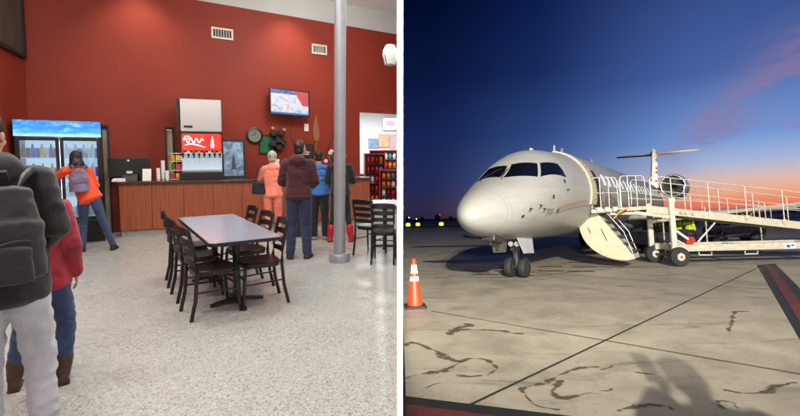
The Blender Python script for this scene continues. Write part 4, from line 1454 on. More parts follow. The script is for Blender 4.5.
c = q.mix(1.0, c, q.ramp(pit, [(0.28, BW(0.62)), (0.42, BW(0.97)), (1, BW(1.05))]), 'MULTIPLY')
q.out(c, 'Base Color')
rr = q.n('ShaderNodeMapRange', {0: mid, 3: 0.5, 4: 0.8})
q.out(rr.outputs[0], 'Roughness')
q.bump(q.math('ADD', q.math('MULTIPLY', fine, 0.4), mid), 0.25, 0.01)
CONC = q.m
G0 = 0.014
mb = MB()
# one sheet: beside the cafe it stops at the partition, beyond the building it spreads both ways to the horizon
ys = [-60, -30, -8, 0, 4, 8, 12, 16, 19.5, 30, 60, 120, 260, 700, 2500, 9000]
rows = []
for y in ys:
    xl = G0 if y <= 19.5 else G0 - (y - 19.5) * 1.5
    xr = 30 + (abs(y) + 20) * 1.8
    rows.append([(xl + (xr - xl) * (k / 8) ** 1.6, y, 0) for k in range(9)])
mb.grid(rows)
struct(mb, 'apron_ground', CONC, APRON)


def ribbon(pts, w, name, m, z=0.004, kind='structure', closed=False):
    """a flat strip lying on the apron; w may vary along it"""
    mb = MB()
    P = [Vector((x, y, z)) for x, y in pts]
    A, B = [], []
    for i, p in enumerate(P):
        d = (P[min(i + 1, len(P) - 1)] - P[max(i - 1, 0)]).normalized()
        s_ = Vector((d.y, -d.x, 0))
        ww = w[i] if isinstance(w, (list, tuple)) else w
        A.append(p - s_ * ww / 2)
        B.append(p + s_ * ww / 2)
    mb.grid([A, B])
    uvl = mb.bm.loops.layers.uv.new('UVMap')
    mb.bm.verts.index_update()
    nn = len(P)
    for f_ in mb.bm.faces:
        for l_ in f_.loops:
            l_[uvl].uv = ((l_.vert.index % nn) / nn, 0.0 if l_.vert.index < nn else 1.0)
    return struct(mb, name, m, APRON, kind=kind)


JOINT = mat('joint_sealant', srgb(34, 33, 34), 0.6, var=0.2, vscale=3)
JOINT2 = mat('joint_brown', srgb(70, 63, 52), 0.8, var=0.25, vscale=2)  # plain brown tone of the slab joints
BLACKPAINT = mat('black_paint', srgb(24, 23, 24), 0.6, var=0.3, vscale=2.5)
REDPAINT = mat('red_paint_line', srgb(98, 32, 24), 0.65, c2=srgb(56, 27, 23), vscale=2.2)
YELLOWP = mat('yellow_paint', srgb(150, 112, 40), 0.6, var=0.2, vscale=3)
STAIN = bpy.data.materials.new('water_stain')
STAIN.use_nodes = True
_t = STAIN.node_tree
_b = _t.nodes['Principled BSDF']
_b.inputs['Base Color'].default_value = srgb(74, 62, 44)
_b.inputs['Roughness'].default_value = 0.5
_uv = _t.nodes.new('ShaderNodeUVMap')
_sp = _t.nodes.new('ShaderNodeSeparateXYZ')
_t.links.new(_uv.outputs[0], _sp.inputs[0])
_tc = _t.nodes.new('ShaderNodeTexCoord')
_n1 = _t.nodes.new('ShaderNodeTexNoise')
_n1.inputs['Scale'].default_value = 9.0
_n1.inputs['Detail'].default_value = 6
_n1.inputs['Roughness'].default_value = 0.68
_t.links.new(_tc.outputs['Object'], _n1.inputs['Vector'])


def _m(op, a, b=0.0):
    n_ = _t.nodes.new('ShaderNodeMath')
    n_.operation = op
    for i_, v_ in enumerate((a, b)):
        if isinstance(v_, (int, float)):
            n_.inputs[i_].default_value = v_
        else:
            _t.links.new(v_, n_.inputs[i_])
    return n_.outputs[0]


_edge = _m('SUBTRACT', 1.0, _m('ABSOLUTE', _m('SUBTRACT', _m('MULTIPLY', _sp.outputs['Y'], 2.0), 1.0)))
_sum = _m('ADD', _m('MULTIPLY', _edge, 0.75), _m('MULTIPLY', _m('SUBTRACT', _n1.outputs['Fac'], 0.5), 3.4))
_mr = _t.nodes.new('ShaderNodeMapRange')
_mr.interpolation_type = 'SMOOTHSTEP'
_mr.inputs[1].default_value = 0.12
_mr.inputs[2].default_value = 0.62
_mr.inputs[4].default_value = 0.72
_t.links.new(_sum, _mr.inputs[0])
_mul = _m('MULTIPLY', _mr.outputs[0], _m('MINIMUM', _m('MULTIPLY', _edge, 3.0), 1.0))
_t.links.new(_mul, _b.inputs['Alpha'])
WET_SHADE = mat('wet_shade_patch', srgb(70, 66, 62), 0.3, var=0.2, vscale=0.7)
# sealed joint running to upper right, and the slab joints crossing it
dj = Vector((10.44 - 0.59, 13.06 - 3.99, 0)).normalized()
A_ = Vector((0.59, 3.99, 0))
ribbon([tuple((A_ + dj * s_)[:2]) for s_ in (-0.05, 4, 8, 12, 13.6)], 0.034, 'sealed_joint', JOINT, 0.004)
K1, K2 = Vector((0.53, 8.03)), Vector((3.93, 4.51))
dk = (K2 - K1).normalized()
random.seed(4)
for off, w in ((0, 0.035), (-6.1, 0.03), (6.1, 0.03), (12.2, 0.03), (18.3, 0.03)):
    base_ = K1 + Vector((-dk.y, dk.x)) * off
    L0 = -60
    pts = []
    for k in range(120):
        p = base_ + dk * (L0 + k * 1.0)
        if p.x > 0.05 and p.y > 2.0:
            pts.append((p.x + random.uniform(-.012, .012), p.y + random.uniform(-.012, .012)))
    if len(pts) > 3:
        ribbon(pts, [w * random.uniform(.6, 1.5) for _ in pts], 'slab_joint', JOINT2, 0.004)
for off in (6.0, 12.0, -7.5):
    base_ = A_ + Vector((-dj.y, dj.x, 0)) * off
    pts = [(p.x, p.y) for p in [base_ + dj * s_ for s_ in range(-8, 46, 2)] if p.x > .05 and p.y > 2]
    if len(pts) > 3:
        ribbon(pts, 0.04, 'slab_joint', JOINT2, 0.0045)
# red line with black borders at right, and the same line crossing the near left corner
def stripe(pl, pr, q0, q1):
    mb = MB()
    return [pl, pr, q1, q0]


def quad_sheet(pts, name, m, z):
    mb = MB()
    n = 10
    a, b, c_, d = [Vector((*p, z)) for p in pts]
    mb.grid([[a.lerp(d, k / n) for k in range(n + 1)], [b.lerp(c_, k / n) for k in range(n + 1)]])
    return struct(mb, name, m, APRON)


quad_sheet([(11.04, 13.81), (11.75, 13.98), (6.2, 6.45), (4.4, 4.87)], 'black_marking', BLACKPAINT, 0.008)
quad_sheet([(11.27, 13.80), (11.52, 13.86), (5.75, 6.2), (5.0, 5.52)], 'red_marking_and_glow', REDPAINT, 0.012)
quad_sheet([(0.012, 4.19), (0.012, 3.99), (2.3, 3.14), (2.3, 3.34)], 'black_marking', BLACKPAINT, 0.008)
quad_sheet([(0.012, 4.00), (0.012, 3.45), (2.3, 2.6), (2.3, 3.15)], 'red_marking_and_glow', REDPAINT, 0.012)
# lead-in line and short black dashes by the nose wheel
ribbon([(3.2, 12.6), (4.6, 14.3), (6.6, 16.9), (10.0, 21.5), (17, 31)], 0.15, 'lead_in_line', YELLOWP, 0.006)
for k, (x, y) in enumerate(((2.1, 13.2), (3.0, 12.75), (2.0, 14.2), (2.9, 13.95), (4.2, 13.7), (5.0, 13.4), (4.6, 14.9), (5.6, 14.6), (6.4, 14.4), (6.0, 16.0))):
    a = R(-16)
    ribbon([(x, y), (x + .36 * math.cos(a), y + .36 * math.sin(a)), (x + .75 * math.cos(a), y + .75 * math.sin(a))], 0.17, 'stop_bar', BLACKPAINT, 0.008)
ribbon([(1.6, 12.6), (3.2, 12.35), (4.5, 12.9), (6.5, 13.8)], 0.06, 'slab_joint', JOINT2, 0.005)


# meandering stains: pixel-free world coordinates read off the apron
def stain(pts, w, seed):
    random.seed(seed)
    out, ws = [], []
    n = len(pts)
    for i in range(n - 1):
        for k in range(8):
            f = k / 8
            p0, p1, p2, p3 = [Vector(pts[min(max(i + j, 0), n - 1)]) for j in (-1, 0, 1, 2)]
            p = 0.5 * ((2 * p1) + (p2 - p0) * f + (2 * p0 - 5 * p1 + 4 * p2 - p3) * f * f + (3 * p1 - p0 - 3 * p2 + p3) * f ** 3)
            nn = noise.noise(Vector((p.x * 7 + seed, p.y * 7, 0)))
            out.append((p.x + nn * .03, p.y + noise.noise(Vector((p.x * 6, p.y * 6 + seed, 5))) * .03))
            ws.append(max(.02, 2.5 * w * (0.8 + 1.1 * noise.noise(Vector((p.x * 4 + 9, p.y * 4, seed))))))
    ws[0] = ws[-1] = .004
    ribbon(out, ws, 'oil_stain', STAIN, 0.0045 + seed * 0.0004)


stain([(-0.0, 5.85), (0.12, 5.98), (0.28, 5.78), (0.41, 5.55), (0.54, 5.26), (0.62, 5.11)], 0.075, 1)
stain([(0.62, 5.11), (0.77, 5.25), (0.91, 5.23), (0.99, 5.05), (0.99, 4.85), (0.87, 4.7), (0.68, 4.66), (0.53, 4.73)], 0.040, 2)
stain([(-0.01, 4.62), (0.12, 4.73), (0.28, 4.81), (0.44, 4.86), (0.62, 5.11)], 0.040, 3)
stain([(0.19, 4.39), (0.29, 4.46), (0.38, 4.51)], 0.020, 4)
stain([(2.1, 4.86), (1.94, 4.84), (1.74, 4.76), (1.56, 4.6), (1.38, 4.44), (1.21, 4.37), (1.11, 4.28), (1.1, 4.07), (1.15, 3.9), (1.33, 3.81)], 0.040, 5)
stain([(1.78, 4.14), (1.64, 4.15), (1.49, 4.07), (1.39, 4.07), (1.37, 4.19), (1.45, 4.36), (1.6, 4.48)], 0.035, 6)
stain([(1.77, 3.76), (1.91, 3.83), (2.08, 3.88), (2.21, 3.83), (2.21, 3.75)], 0.035, 7)
stain([(2.9, 4.14), (3.01, 4.08), (3.19, 4.07), (3.45, 4.2), (3.72, 4.28)], 0.040, 8)
stain([(4.43, 6.13), (4.75, 6.51), (5.15, 7.0), (5.47, 7.34), (5.69, 7.31)], 0.036, 9)
stain([(0.62, 6.35), (0.86, 6.73), (1.11, 6.96)], 0.100, 10)
stain([(0.77, 6.62), (1.1, 6.58), (1.4, 6.49), (1.61, 6.3), (1.71, 6.29)], 0.080, 11)
stain([(2.06, 4.77), (2.18, 4.82), (2.26, 4.88)], 0.030, 12)
stain([(2.35, 4.68), (2.45, 4.62), (2.54, 4.58)], 0.020, 13)
stain([(2.62, 3.75), (2.64, 3.85), (2.71, 3.9), (2.79, 3.86), (2.75, 3.72)], 0.020, 14)
stain([(1.8, 4.19), (1.88, 4.2), (1.95, 4.27)], 0.030, 15)
# wet patches, the shadow lying there painted into their dark colour
def patch(c, rx, ry, rot, seed, name, m, z):
    mb = MB()
    ring = []
    for k in range(48):
        a = 2 * math.pi * k / 48
        rr_ = 1 + .35 * noise.noise(Vector((math.cos(a) * 1.6 + seed, math.sin(a) * 1.6, seed))) + .12 * noise.noise(Vector((math.cos(a) * 6 + seed, math.sin(a) * 6, 2)))
        x, y = rx * rr_ * math.cos(a), ry * rr_ * math.sin(a)
        ring.append((c[0] + x * math.cos(rot) - y * math.sin(rot), c[1] + x * math.sin(rot) + y * math.cos(rot), z))
    cv = mb.bm.verts.new((*c, z))
    rv = [mb.bm.verts.new(p) for p in ring]
    for k in range(48):
        mb.bm.faces.new((cv, rv[k], rv[(k + 1) % 48]))
    return struct(mb, name, m, APRON)


patch((2.5, 17.5), 1.7, 0.75, R(-8), 3, 'wet_shade_patch', WET_SHADE, 0.005)
patch((4.2, 18.8), 1.2, 1.3, R(10), 5, 'wet_shade_patch', WET_SHADE, 0.0058)
patch((3.4, 28.0), 3.0, 0.9, R(-4), 8, 'wet_shade_patch', WET_SHADE, 0.0052)

# far ground: dark grass, hills, red strip painted as a glow on the ground
GRASS = mat('night_grass', srgb(44, 44, 34), 0.9, var=0.3, vscale=0.02)
ribbon([(2.5, 140), (600, 150)], 60, 'grass_strip', GRASS, 0.05)
ribbon([(2, 420), (1500, 440)], 330, 'grass_strip', GRASS, 0.06)
ribbon([(52, 66), (66, 70)], 2.4, 'red_marking_and_glow', mat('red_glow_far', srgb(190, 34, 38), 0.6), 0.03)
mb = MB()
HILL = mat('far_hills', srgb(40, 38, 44), 0.95, var=0.2, vscale=0.004)
top, bot, back = [], [], []
for k in range(90):
    x = 20 + k * 24
    y = 1500
    h = 9 + 9 * abs(noise.noise(Vector((k * .13, 3, 1)))) + 4 * noise.noise(Vector((k * .8, 1, 7))) + (16 if k > 42 else 0) * min(1, (k - 42) / 12 if k > 42 else 0)
    bot.append((x, y - 60, -1))
    top.append((x, y, max(2, h)))
    back.append((x, y + 160, -1))
mb.grid([bot, top, back])
struct(mb, 'hills', HILL, APRON)

# far treeline and hangar shapes, each a thing
random.seed(9)
TREED = mat('dark_tree', srgb(38, 44, 36), 0.9, var=0.4, vscale=0.8)


def far_tree(label, loc, h, seed):
    random.seed(seed)
    t = thing('tree', label, 'tree', loc, 0, APRON, group='trees along the far airfield edge')
    MB().cyl((0, 0, 0), (0, 0, h * .5), h * .04, h * .02, 8).build('trunk', mat('bark', srgb(52, 42, 34), .9, var=.3), t)
    mb = MB()
    for k in range(150):
        a, b = random.uniform(0, 6.28), random.uniform(-1, 1)
        r_ = h * .36 * random.uniform(.35, 1) ** .5 * (1 - .3 * b)
        p = Vector((r_ * math.cos(a) * math.sqrt(1 - b * b), r_ * math.sin(a) * math.sqrt(1 - b * b), h * .62 + b * h * .38))
        s_ = h * .07 * random.uniform(.6, 1.3)
        mb.ball(p, s_, 1, (1, 1, .7), (random.uniform(0, 3), random.uniform(0, 3), 0))
    mb.build('crown', TREED, t)


tree_labels = ['dark tree silhouette on the far airfield edge, leftmost of the row beside the divider', 'dark tree silhouette on the far airfield edge right above the nearest yellow lights',
               'taller dark tree silhouette on the far airfield edge between cone and aircraft nose', 'dark tree silhouette on the far airfield edge just left of aircraft nose',
               'low dark tree silhouette on the far airfield edge half behind the aircraft nose']
for k, (px_, h) in enumerate(((0.018, 9), (0.05, 8), (0.085, 11), (0.115, 8), (0.14, 7))):
    far_tree(tree_labels[k], (px_ * 620, 620, 0), h, 40 + k)

# edge lights glowing yellow at the horizon
GLOW = mat('yellow_glow', srgb(238, 232, 96), 0.4, emit=0.9)
for k, (x, y, r_, lab) in enumerate(((1.80, 100, .55, 'glowing yellow edge light near the divider, left of a close pair'), (4.2, 104, .55, 'glowing yellow edge light near the divider, right of a close pair'), (9.15, 98, .55, 'glowing yellow edge light standing alone left of the aircraft nose'))):
    t = thing('edge_light', lab, 'light', (x, y, 0), 0, APRON, group='yellow lights along the far apron')
    MB().cyl((0, 0, 0), (0, 0, .6), .12, .12, 10).build('stem', BLACKMETAL, t)
    MB().lathe([(.3 * r_ / .42, 0.55), (r_, .75), (r_, 1.1), (r_ * .6, 1.35)], 14).build('lamp_glass', GLOW, t, True)
for k, (x, y, z, c, lab) in enumerate(((3.1, 150, 3.0, 'white', 'tiny white light on a far mast above the yellow pair'), (6.0, 160, 2.6, 'white', 'tiny white light on a far mast right of the yellow pair'), (15.4, 170, 4.0, 'red', 'tiny red light on a far mast just left of the aircraft nose'))):
    t = thing('mast_light', lab, 'light', (x, y, 0), 0, APRON, group='small far mast lights')
    MB().cyl((0, 0, 0), (0, 0, z), .08, .06, 8).build('mast', BLACKMETAL, t)
    MB().ball((0, 0, z), .2, 2).build('lamp_glass', mat('far_%s_light' % c, srgb(255, 244, 220) if c == 'white' else srgb(255, 60, 50), .4, emit=3.0), t)

# ------------------------------------------------------------------ aircraft
AX = Vector((0.605, 0.796, 0)).normalized()          # nose to tail
NOSE = Vector((1.50, 10.1, 0))
AYAW = math.atan2(AX.y, AX.x)
q = Nodes('aircraft_paint', 0.28)
v = q.mapping()
sep = q.n('ShaderNodeSeparateXYZ', {0: q.tc.outputs['Object']})
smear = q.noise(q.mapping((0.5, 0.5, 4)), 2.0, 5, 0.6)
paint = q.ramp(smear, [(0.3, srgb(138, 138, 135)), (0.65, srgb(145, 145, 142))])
# curved red and blue cheat line along the side, panel joints
zl = q.math('SUBTRACT', sep.outputs['Z'], q.math('MULTIPLY', sep.outputs['X'], 0.0))
curve = q.math('ADD', 2.02, q.math('MULTIPLY', q.math('POWER', q.math('MAXIMUM', q.math('SUBTRACT', 5.2, sep.outputs['X']), 0.0), 1.6), -0.06))
dz = q.math('SUBTRACT', sep.outputs['Z'], curve)
inr = q.math('MULTIPLY', q.math('GREATER_THAN', dz, 0.0), q.math('LESS_THAN', dz, 0.10))
aft = q.math('GREATER_THAN', sep.outputs['X'], 2.9)
paint = q.mix(q.math('MULTIPLY', q.math('MULTIPLY', inr, aft), 0.55), paint, srgb(150, 92, 84))
inb = q.math('MULTIPLY', q.math('GREATER_THAN', dz, -0.10), q.math('LESS_THAN', dz, -0.03))
paint = q.mix(q.math('MULTIPLY', q.math('MULTIPLY', inb, aft), 0.5), paint, srgb(92, 96, 116))
seam = q.math('LESS_THAN', q.math('ABSOLUTE', q.math('SUBTRACT', q.math('FRACT', q.math('MULTIPLY', sep.outputs['X'], 0.62)), 0.5)), 0.006)
paint = q.mix(q.math('MULTIPLY', seam, 0.55), paint, srgb(110, 108, 104))
radome = q.math('LESS_THAN', q.math('ABSOLUTE', q.math('SUBTRACT', sep.outputs['X'], 0.93)), 0.008)
paint = q.mix(q.math('MULTIPLY', radome, 0.6), paint, srgb(120, 118, 112))
hseam = q.math('LESS_THAN', q.math('ABSOLUTE', q.math('SUBTRACT', sep.outputs['Z'], 2.62)), 0.006)
paint = q.mix(q.math('MULTIPLY', q.math('MULTIPLY', hseam, aft), 0.4), paint, srgb(110, 108, 104))
grime = q.ramp(q.noise(q.mapping((0.9, 0.9, 5.0)), 3.0, 6, 0.7, 0.5), [(0.36, BW(0.80)), (0.55, BW(1.0))])
paint = q.mix(0.35, paint, q.mix(1.0, paint, grime, 'MULTIPLY'))
q.out(paint, 'Base Color')
q.out(q.n('ShaderNodeMapRange', {0: smear, 3: 0.36, 4: 0.52}).outputs[0], 'Roughness')
q.b.inputs['Coat Weight'].default_value = 0.06
q.bump(q.noise(q.mapping((1.6, 1.6, 1.6)), 1.0, 2), 0.06, 0.05)
PLANE = q.m
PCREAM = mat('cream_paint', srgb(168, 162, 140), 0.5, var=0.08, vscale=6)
PGREY = mat('aircraft_grey', srgb(150, 152, 156), 0.4, var=0.08, vscale=4)
PDARK = mat('cockpit_glass', srgb(8, 9, 12), 0.06, spec=0.7)
TYRE = mat('tyre_rubber', srgb(26, 26, 27), 0.75, var=0.2, vscale=20)
DARKGREY = mat('dark_grey_metal', srgb(54, 55, 58), 0.45, 0.4, var=0.15, vscale=10)
ALU = mat('bare_aluminium', srgb(196, 196, 198), 0.28, 0.9, var=0.06, vscale=8)


def pchip(xs, ys):
    n = len(xs)
    h = [xs[i + 1] - xs[i] for i in range(n - 1)]
    d = [(ys[i + 1] - ys[i]) / h[i] for i in range(n - 1)]
    m = [0] * n
    m[0], m[-1] = d[0], d[-1]
    for i in range(1, n - 1):
        if d[i - 1] * d[i] > 0:
            w1, w2 = 2 * h[i] + h[i - 1], h[i] + 2 * h[i - 1]
            m[i] = (w1 + w2) / (w1 / d[i - 1] + w2 / d[i])

    def f(x):
        x = min(max(x, xs[0]), xs[-1])
        i = 0
        while i < n - 2 and x > xs[i + 1]:
            i += 1
        t_ = (x - xs[i]) / h[i]
        return ((1 + 2 * t_) * (1 - t_) ** 2 * ys[i] + t_ * (1 - t_) ** 2 * h[i] * m[i] + t_ * t_ * (3 - 2 * t_) * ys[i + 1] + t_ * t_ * (t_ - 1) * h[i] * m[i + 1])
    return f


FTOP = pchip(*zip(*[(0, 1.72), (.02, 1.80), (.06, 1.87), (.12, 1.94), (.3, 2.08), (.7, 2.29), (1.2, 2.50), (1.7, 2.69), (2.1, 2.86), (2.6, 3.17), (3.1, 3.44), (3.7, 3.64), (4.7, 3.74), (8, 3.88), (22, 3.90), (26, 3.82), (33, 3.35)]))
FBOT = pchip(*zip(*[(0, 1.68), (.02, 1.60), (.06, 1.54), (.12, 1.48), (.3, 1.37), (.7, 1.24), (1.2, 1.15), (2, 1.08), (3, 1.04), (4.2, 1.04), (22, 1.04), (26, 1.4), (33, 2.95)]))
FWID = pchip(*zip(*[(0, .02), (.02, .11), (.06, .18), (.12, .25), (.3, .40), (.7, .63), (1.2, .85), (1.7, 1.02), (2.2, 1.14), (2.7, 1.23), (3.3, 1.30), (4.4, 1.345), (8, 1.40), (22, 1.40), (26, 1.1), (33, .2)]))
FZC = pchip(*zip(*[(0, 1.70), (1, 1.80), (2.2, 2.15), (4.4, 2.39), (22, 2.39), (33, 3.15)]))
HIVIS = cloth('hi_vis', srgb(196, 220, 40), bump=.15)
HIVO = cloth('hi_vis_orange', srgb(226, 120, 30), bump=.15)
NAVY = cloth('navy_work', srgb(30, 32, 42))
# cockpit panes as (s, angle) corners, and the stations of the other main features
COCKPIT = [([(2.0, -42), (1.72, 6), (2.42, 1.5), (2.58, -30)], 'a'), ([(1.70, 12), (2.3, 50.5), (2.80, 35.5), (2.48, 6)], 'b'), ([(2.38, 53.5), (3.53, 72.5), (3.53, 52), (2.88, 38)], 'c'), ([(2.38, -53.5), (3.53, -72.5), (3.53, -52), (2.88, -38)], 'd')]
DOOR = (6.22, 7.12)
TS, TZ, TSPAN = 31.4, 6.6, 3.0
ENG = (21.0, 2.15, 3.32, .68)
GEARS = 2.85
FIN = [((27.6, 0, 3.45), 5.0, .09, (0, 1, 0)), ((29.6, 0, 4.3), 3.6, .10, (0, 1, 0)), ((31.3, 0, 6.95), 2.2, .11, (0, 1, 0))]
random.seed(2)
CREW = [('ground crew member in lime vest farthest left behind the ramp mast', (12.85, 22.0, 0), R(60), HIVIS), ('ground crew member in lime vest in the middle behind the ramp mast', (13.9, 22.4, 0), R(150), HIVIS),
        ('ground crew member in lime vest farthest right behind the ramp winch', (14.4, 22.0, 0), R(-80), HIVIS), ('distant ground crew member in lime vest under the ramp handrails', (26.4, 34, 0), R(170), HIVIS),
        ('distant ground crew member in orange vest under the ramp handrails', (27.2, 34.2, 0), R(-140), HIVO)]
PHOTOG = [('person in navy coat holding up a phone, casting the shadow on the apron', (1.34, .58, 0), dict(eL=(-.36, .08, 1.22), wL=(-.18, .22, 1.42), eR=(.22, .05, 1.14), wR=(.14, .16, .95)))]


def skin_pt(s_, phi, off=0.0):
    """fuselage surface; phi in degrees from the crown, positive to port"""
    a = R(phi)
    def p(s__, a_):
        w, zc, up, dn = FWID(s__), FZC(s__), FTOP(s__) - FZC(s__), FZC(s__) - FBOT(s__)
        ca = math.cos(a_)
        return Vector((s__, -w * math.sin(a_), zc + (up if ca > 0 else dn) * ca))
    P = p(s_, a)
    if off:
        e = 0.01
        t1 = p(s_ + e, a) - p(s_ - e, a)
        t2 = p(s_, a + e) - p(s_, a - e)
        n_ = t2.cross(t1)
        if n_.length < 1e-9:
            n_ = Vector((-1, 0, 0))
        n_.normalize()
        c_ = Vector((s_, 0, FZC(s_)))
        if n_.dot(P - c_) < 0:
            n_ = -n_
        P = P + n_ * off
    return P


def skin_patch(c, off=0.012, inner=-0.03, n=8, m=8):
    """slab over the quad c = four (s, phi) corners in order"""
    rows, rows2 = [], []
    for i in range(n + 1):
        u = i / n
        r0, r1 = [], []
        for j in range(m + 1):
            w = j / m
            s_ = (c[0][0] * (1 - u) + c[3][0] * u) * (1 - w) + (c[1][0] * (1 - u) + c[2][0] * u) * w
            ph = (c[0][1] * (1 - u) + c[3][1] * u) * (1 - w) + (c[1][1] * (1 - u) + c[2][1] * u) * w
            r0.append(skin_pt(s_, ph, off))
            r1.append(skin_pt(s_, ph, inner))
        rows.append(r0)
        rows2.append(r1)
    return MB().grid(rows, rows2)


plane = thing('jet_airliner', 'white regional jet airliner parked on the apron with its nose towards the cone', 'aircraft', NOSE, AYAW, APRON)
st_ = [0.002, .02, .06, .12, .2, .32, .5, .7, .95, 1.2, 1.5, 1.8, 2.1, 2.4, 2.7, 3.0, 3.4, 3.8, 4.2, 5, 6, 8, 11, 14, 17, 20, 22, 24, 26, 28, 29.5, 31, 32.3, 33.0]
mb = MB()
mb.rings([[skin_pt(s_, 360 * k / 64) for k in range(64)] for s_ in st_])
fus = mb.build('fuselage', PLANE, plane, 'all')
# cockpit windows
for (c, nm) in COCKPIT:
    skin_patch(c, 0.010, -0.03).build('cockpit_window', PDARK, plane, True)
SEAL = mat('window_seal', srgb(60, 60, 60), .6)
# wipers, probes, aerials
MB().tube([skin_pt(1.55, 14, .03), skin_pt(1.75, 9, .035), skin_pt(2.25, 6, .03)], .012, 6).build('wiper', BLACKMETAL, plane)
MB().tube([skin_pt(1.60, -22, .03), skin_pt(1.80, -26, .035), skin_pt(2.3, -4, .03)], .012, 6).build('wiper', BLACKMETAL, plane)
for s_, ph in ((1.9, 98), (2.1, 105), (1.5, 96), (3.4, 88)):
    MB().tube([skin_pt(s_, ph, 0), skin_pt(s_, ph, .07), skin_pt(s_ - .13, ph, .09)], [.018, .014, .006], 8).build('air_probe', DARKGREY, plane)
for s_, ph in ((3.3, 74), (2.5, 90), (2.9, 110), (1.25, 104)):
    skin_patch([(s_, ph), (s_ + .09, ph), (s_ + .09, ph + 5), (s_, ph + 5)], .006, -.01, 3, 3).build('small_port', DARKGREY, plane)
MB().prism([(4.2, -.012, 3.66), (4.55, -.012, 3.68), (4.5, -.012, 3.79), (4.3, -.012, 3.79)], (0, .024, 0)).build('beacon', mat('beacon_grey', srgb(200, 196, 186), .4), plane)
for s_ in (7.2, 11.5):
    MB().prism([(s_, -.012, FTOP(s_) - .02), (s_ + .4, -.012, FTOP(s_) - .02), (s_ + .42, -.012, FTOP(s_) + .3), (s_ + .28, -.012, FTOP(s_) + .3)], (0, .024, 0)).build('blade_aerial', PLANE, plane)
# nose number
me = text_mesh('708', .26, .002)
no = link_mesh('nose_number', me, mat('number_grey', srgb(104, 102, 100), .5), plane)
p_ = skin_pt(2.45, 112, .012)
e1 = (skin_pt(2.7, 112, .012) - skin_pt(2.2, 112, .012)).normalized()
e2 = (skin_pt(2.45, 104, .012) - skin_pt(2.45, 120, .012)).normalized()
e3 = e1.cross(e2)
mm = Matrix((e1, e2, e3)).transposed().to_4x4()
mm.translation = p_
no.matrix_basis = mm
# cabin windows along the port side
for k in range(24):
    s_ = 7.6 + k * 0.78
    mbw = skin_patch([(s_, 62), (s_ + .26, 62), (s_ + .26, 78), (s_, 78)], .008, -.02, 4, 3)
    mbw.build('cabin_window', mat('cabin_glass', srgb(226, 226, 220), .12, emit=.25), plane, True)  # pale glowing panes stand in for bright reflections on the glass
# raised cream band ahead of the door, opening, sill
S0, S1 = DOOR
skin_patch([(S0 - .44, 8), (S0 - .08, 8), (S0 - .02, 106), (S0 - .62, 106)], .05, -.02, 40, 3).build('cream_band', PCREAM, plane, True)
mb = MB()
for k in range(13):
    p0, p1 = skin_pt(S0 - .36 - k * .009, 12 + k * 7.2, .056), skin_pt(S0 - .14, 12 + k * 7.2, .056)
    mb.bar(p0, p1, .025, .012)
mb.build('cream_band_bars', PCREAM, plane)
skin_patch([(S0, 58), (S0 + .55, 58), (S0 + .75, 112), (S0, 112)], .010, -.05, 14, 4).build('door_opening', mat('door_dark', srgb(40, 36, 30), .7, var=.3), plane, True)
MB().prism([(S0 - .25, -.2, FTOP(S0) - .03), (S0 - .08, -.2, FTOP(S0) - .03), (S0 - .14, -.2, FTOP(S0) + .24), (S0 - .2, -.2, FTOP(S0) + .24)], (0, .03, 0)).build('cream_band_tip', PCREAM, plane)
# airstair door hanging open: a D shaped side plate with steps on its upper face
SZ = 1.80
ac = Vector((0, -1.30, SZ))
ae = Vector((0, -2.38, 0.30))
dirc = (ae - ac)
Lc = dirc.length
dirc.normalize()
nrm = Vector((0, dirc.z, -dirc.y))
if nrm.z > 0:
    nrm = -nrm
prof = []
for k in range(25):
    u = k / 24
    prof.append(ac + dirc * (u * Lc) + nrm * (0.86 * max(0.0, math.cos((u - .36) * math.pi / 1.28)) ** 0.62))
dpoly = prof + [ac + dirc * (Lc * f) - nrm * .02 for f in (1.0, .75, .5, .25, 0.0)]
door = MB().prism([Vector((S0 + .03, p.y, p.z)) for p in dpoly], (S1 - S0 - .06, 0, 0)).build('airstair_door', PCREAM, plane, bevel=.012)
for k in range(9):
    u = .08 + k * .105
    pt = ac + dirc * (u * Lc) + nrm * (0.76 * max(0.0, math.cos((u - .36) * math.pi / 1.28)) ** 0.62)
    MB().ball((S0 + .025, pt.y, pt.z), .018, 1).build('rivet', PGREY, door)
mb = MB()
for f0, n0, f1, n1 in ((.30, .20, .52, .30), (.16, .50, .26, .54)):
    pa = ac + dirc * (f0 * Lc) + nrm * n0
    pb = ac + dirc * (f1 * Lc) + nrm * n1
    mb.bar((S0 + .02, pa.y, pa.z), (S0 + .02, pb.y, pb.z), .018, .018)
mb.build('latch_bar', DARKGREY, door)
for k in range(6):
    u = .1 + k * .155
    c_ = ac + dirc * (u * Lc) - nrm * .07
    MB().box(((S0 + S1) / 2, c_.y, c_.z), (S1 - S0 - .16, .24, .035)).build('step', DARKGREY, door)
for s_ in (S0 + .06, S1 - .06):
    mb = MB()
    mb.tube([Vector((s_, ac.y, ac.z + .1)), Vector((s_, (ac + dirc * Lc * .3).y, (ac + dirc * Lc * .3).z + .42)), Vector((s_, (ac + dirc * Lc * .75).y, (ac + dirc * Lc * .75).z + .45)), Vector((s_, (ac + dirc * Lc * .97).y, (ac + dirc * Lc * .97).z + .05))], .016, 8)
    mb.build('handrail', PGREY, door, True)
# red protective strap on the lowered door
MB().tube([Vector((S0 + .1, ac.y - .55, ac.z - .25)), Vector((S0 - .05, ac.y - .75, ac.z - .05)), Vector((S0 - .08, ac.y - 1.0, ac.z + .06))], .028, 8).build('strut', mat('tan_strut', srgb(196, 150, 96), .5), door)


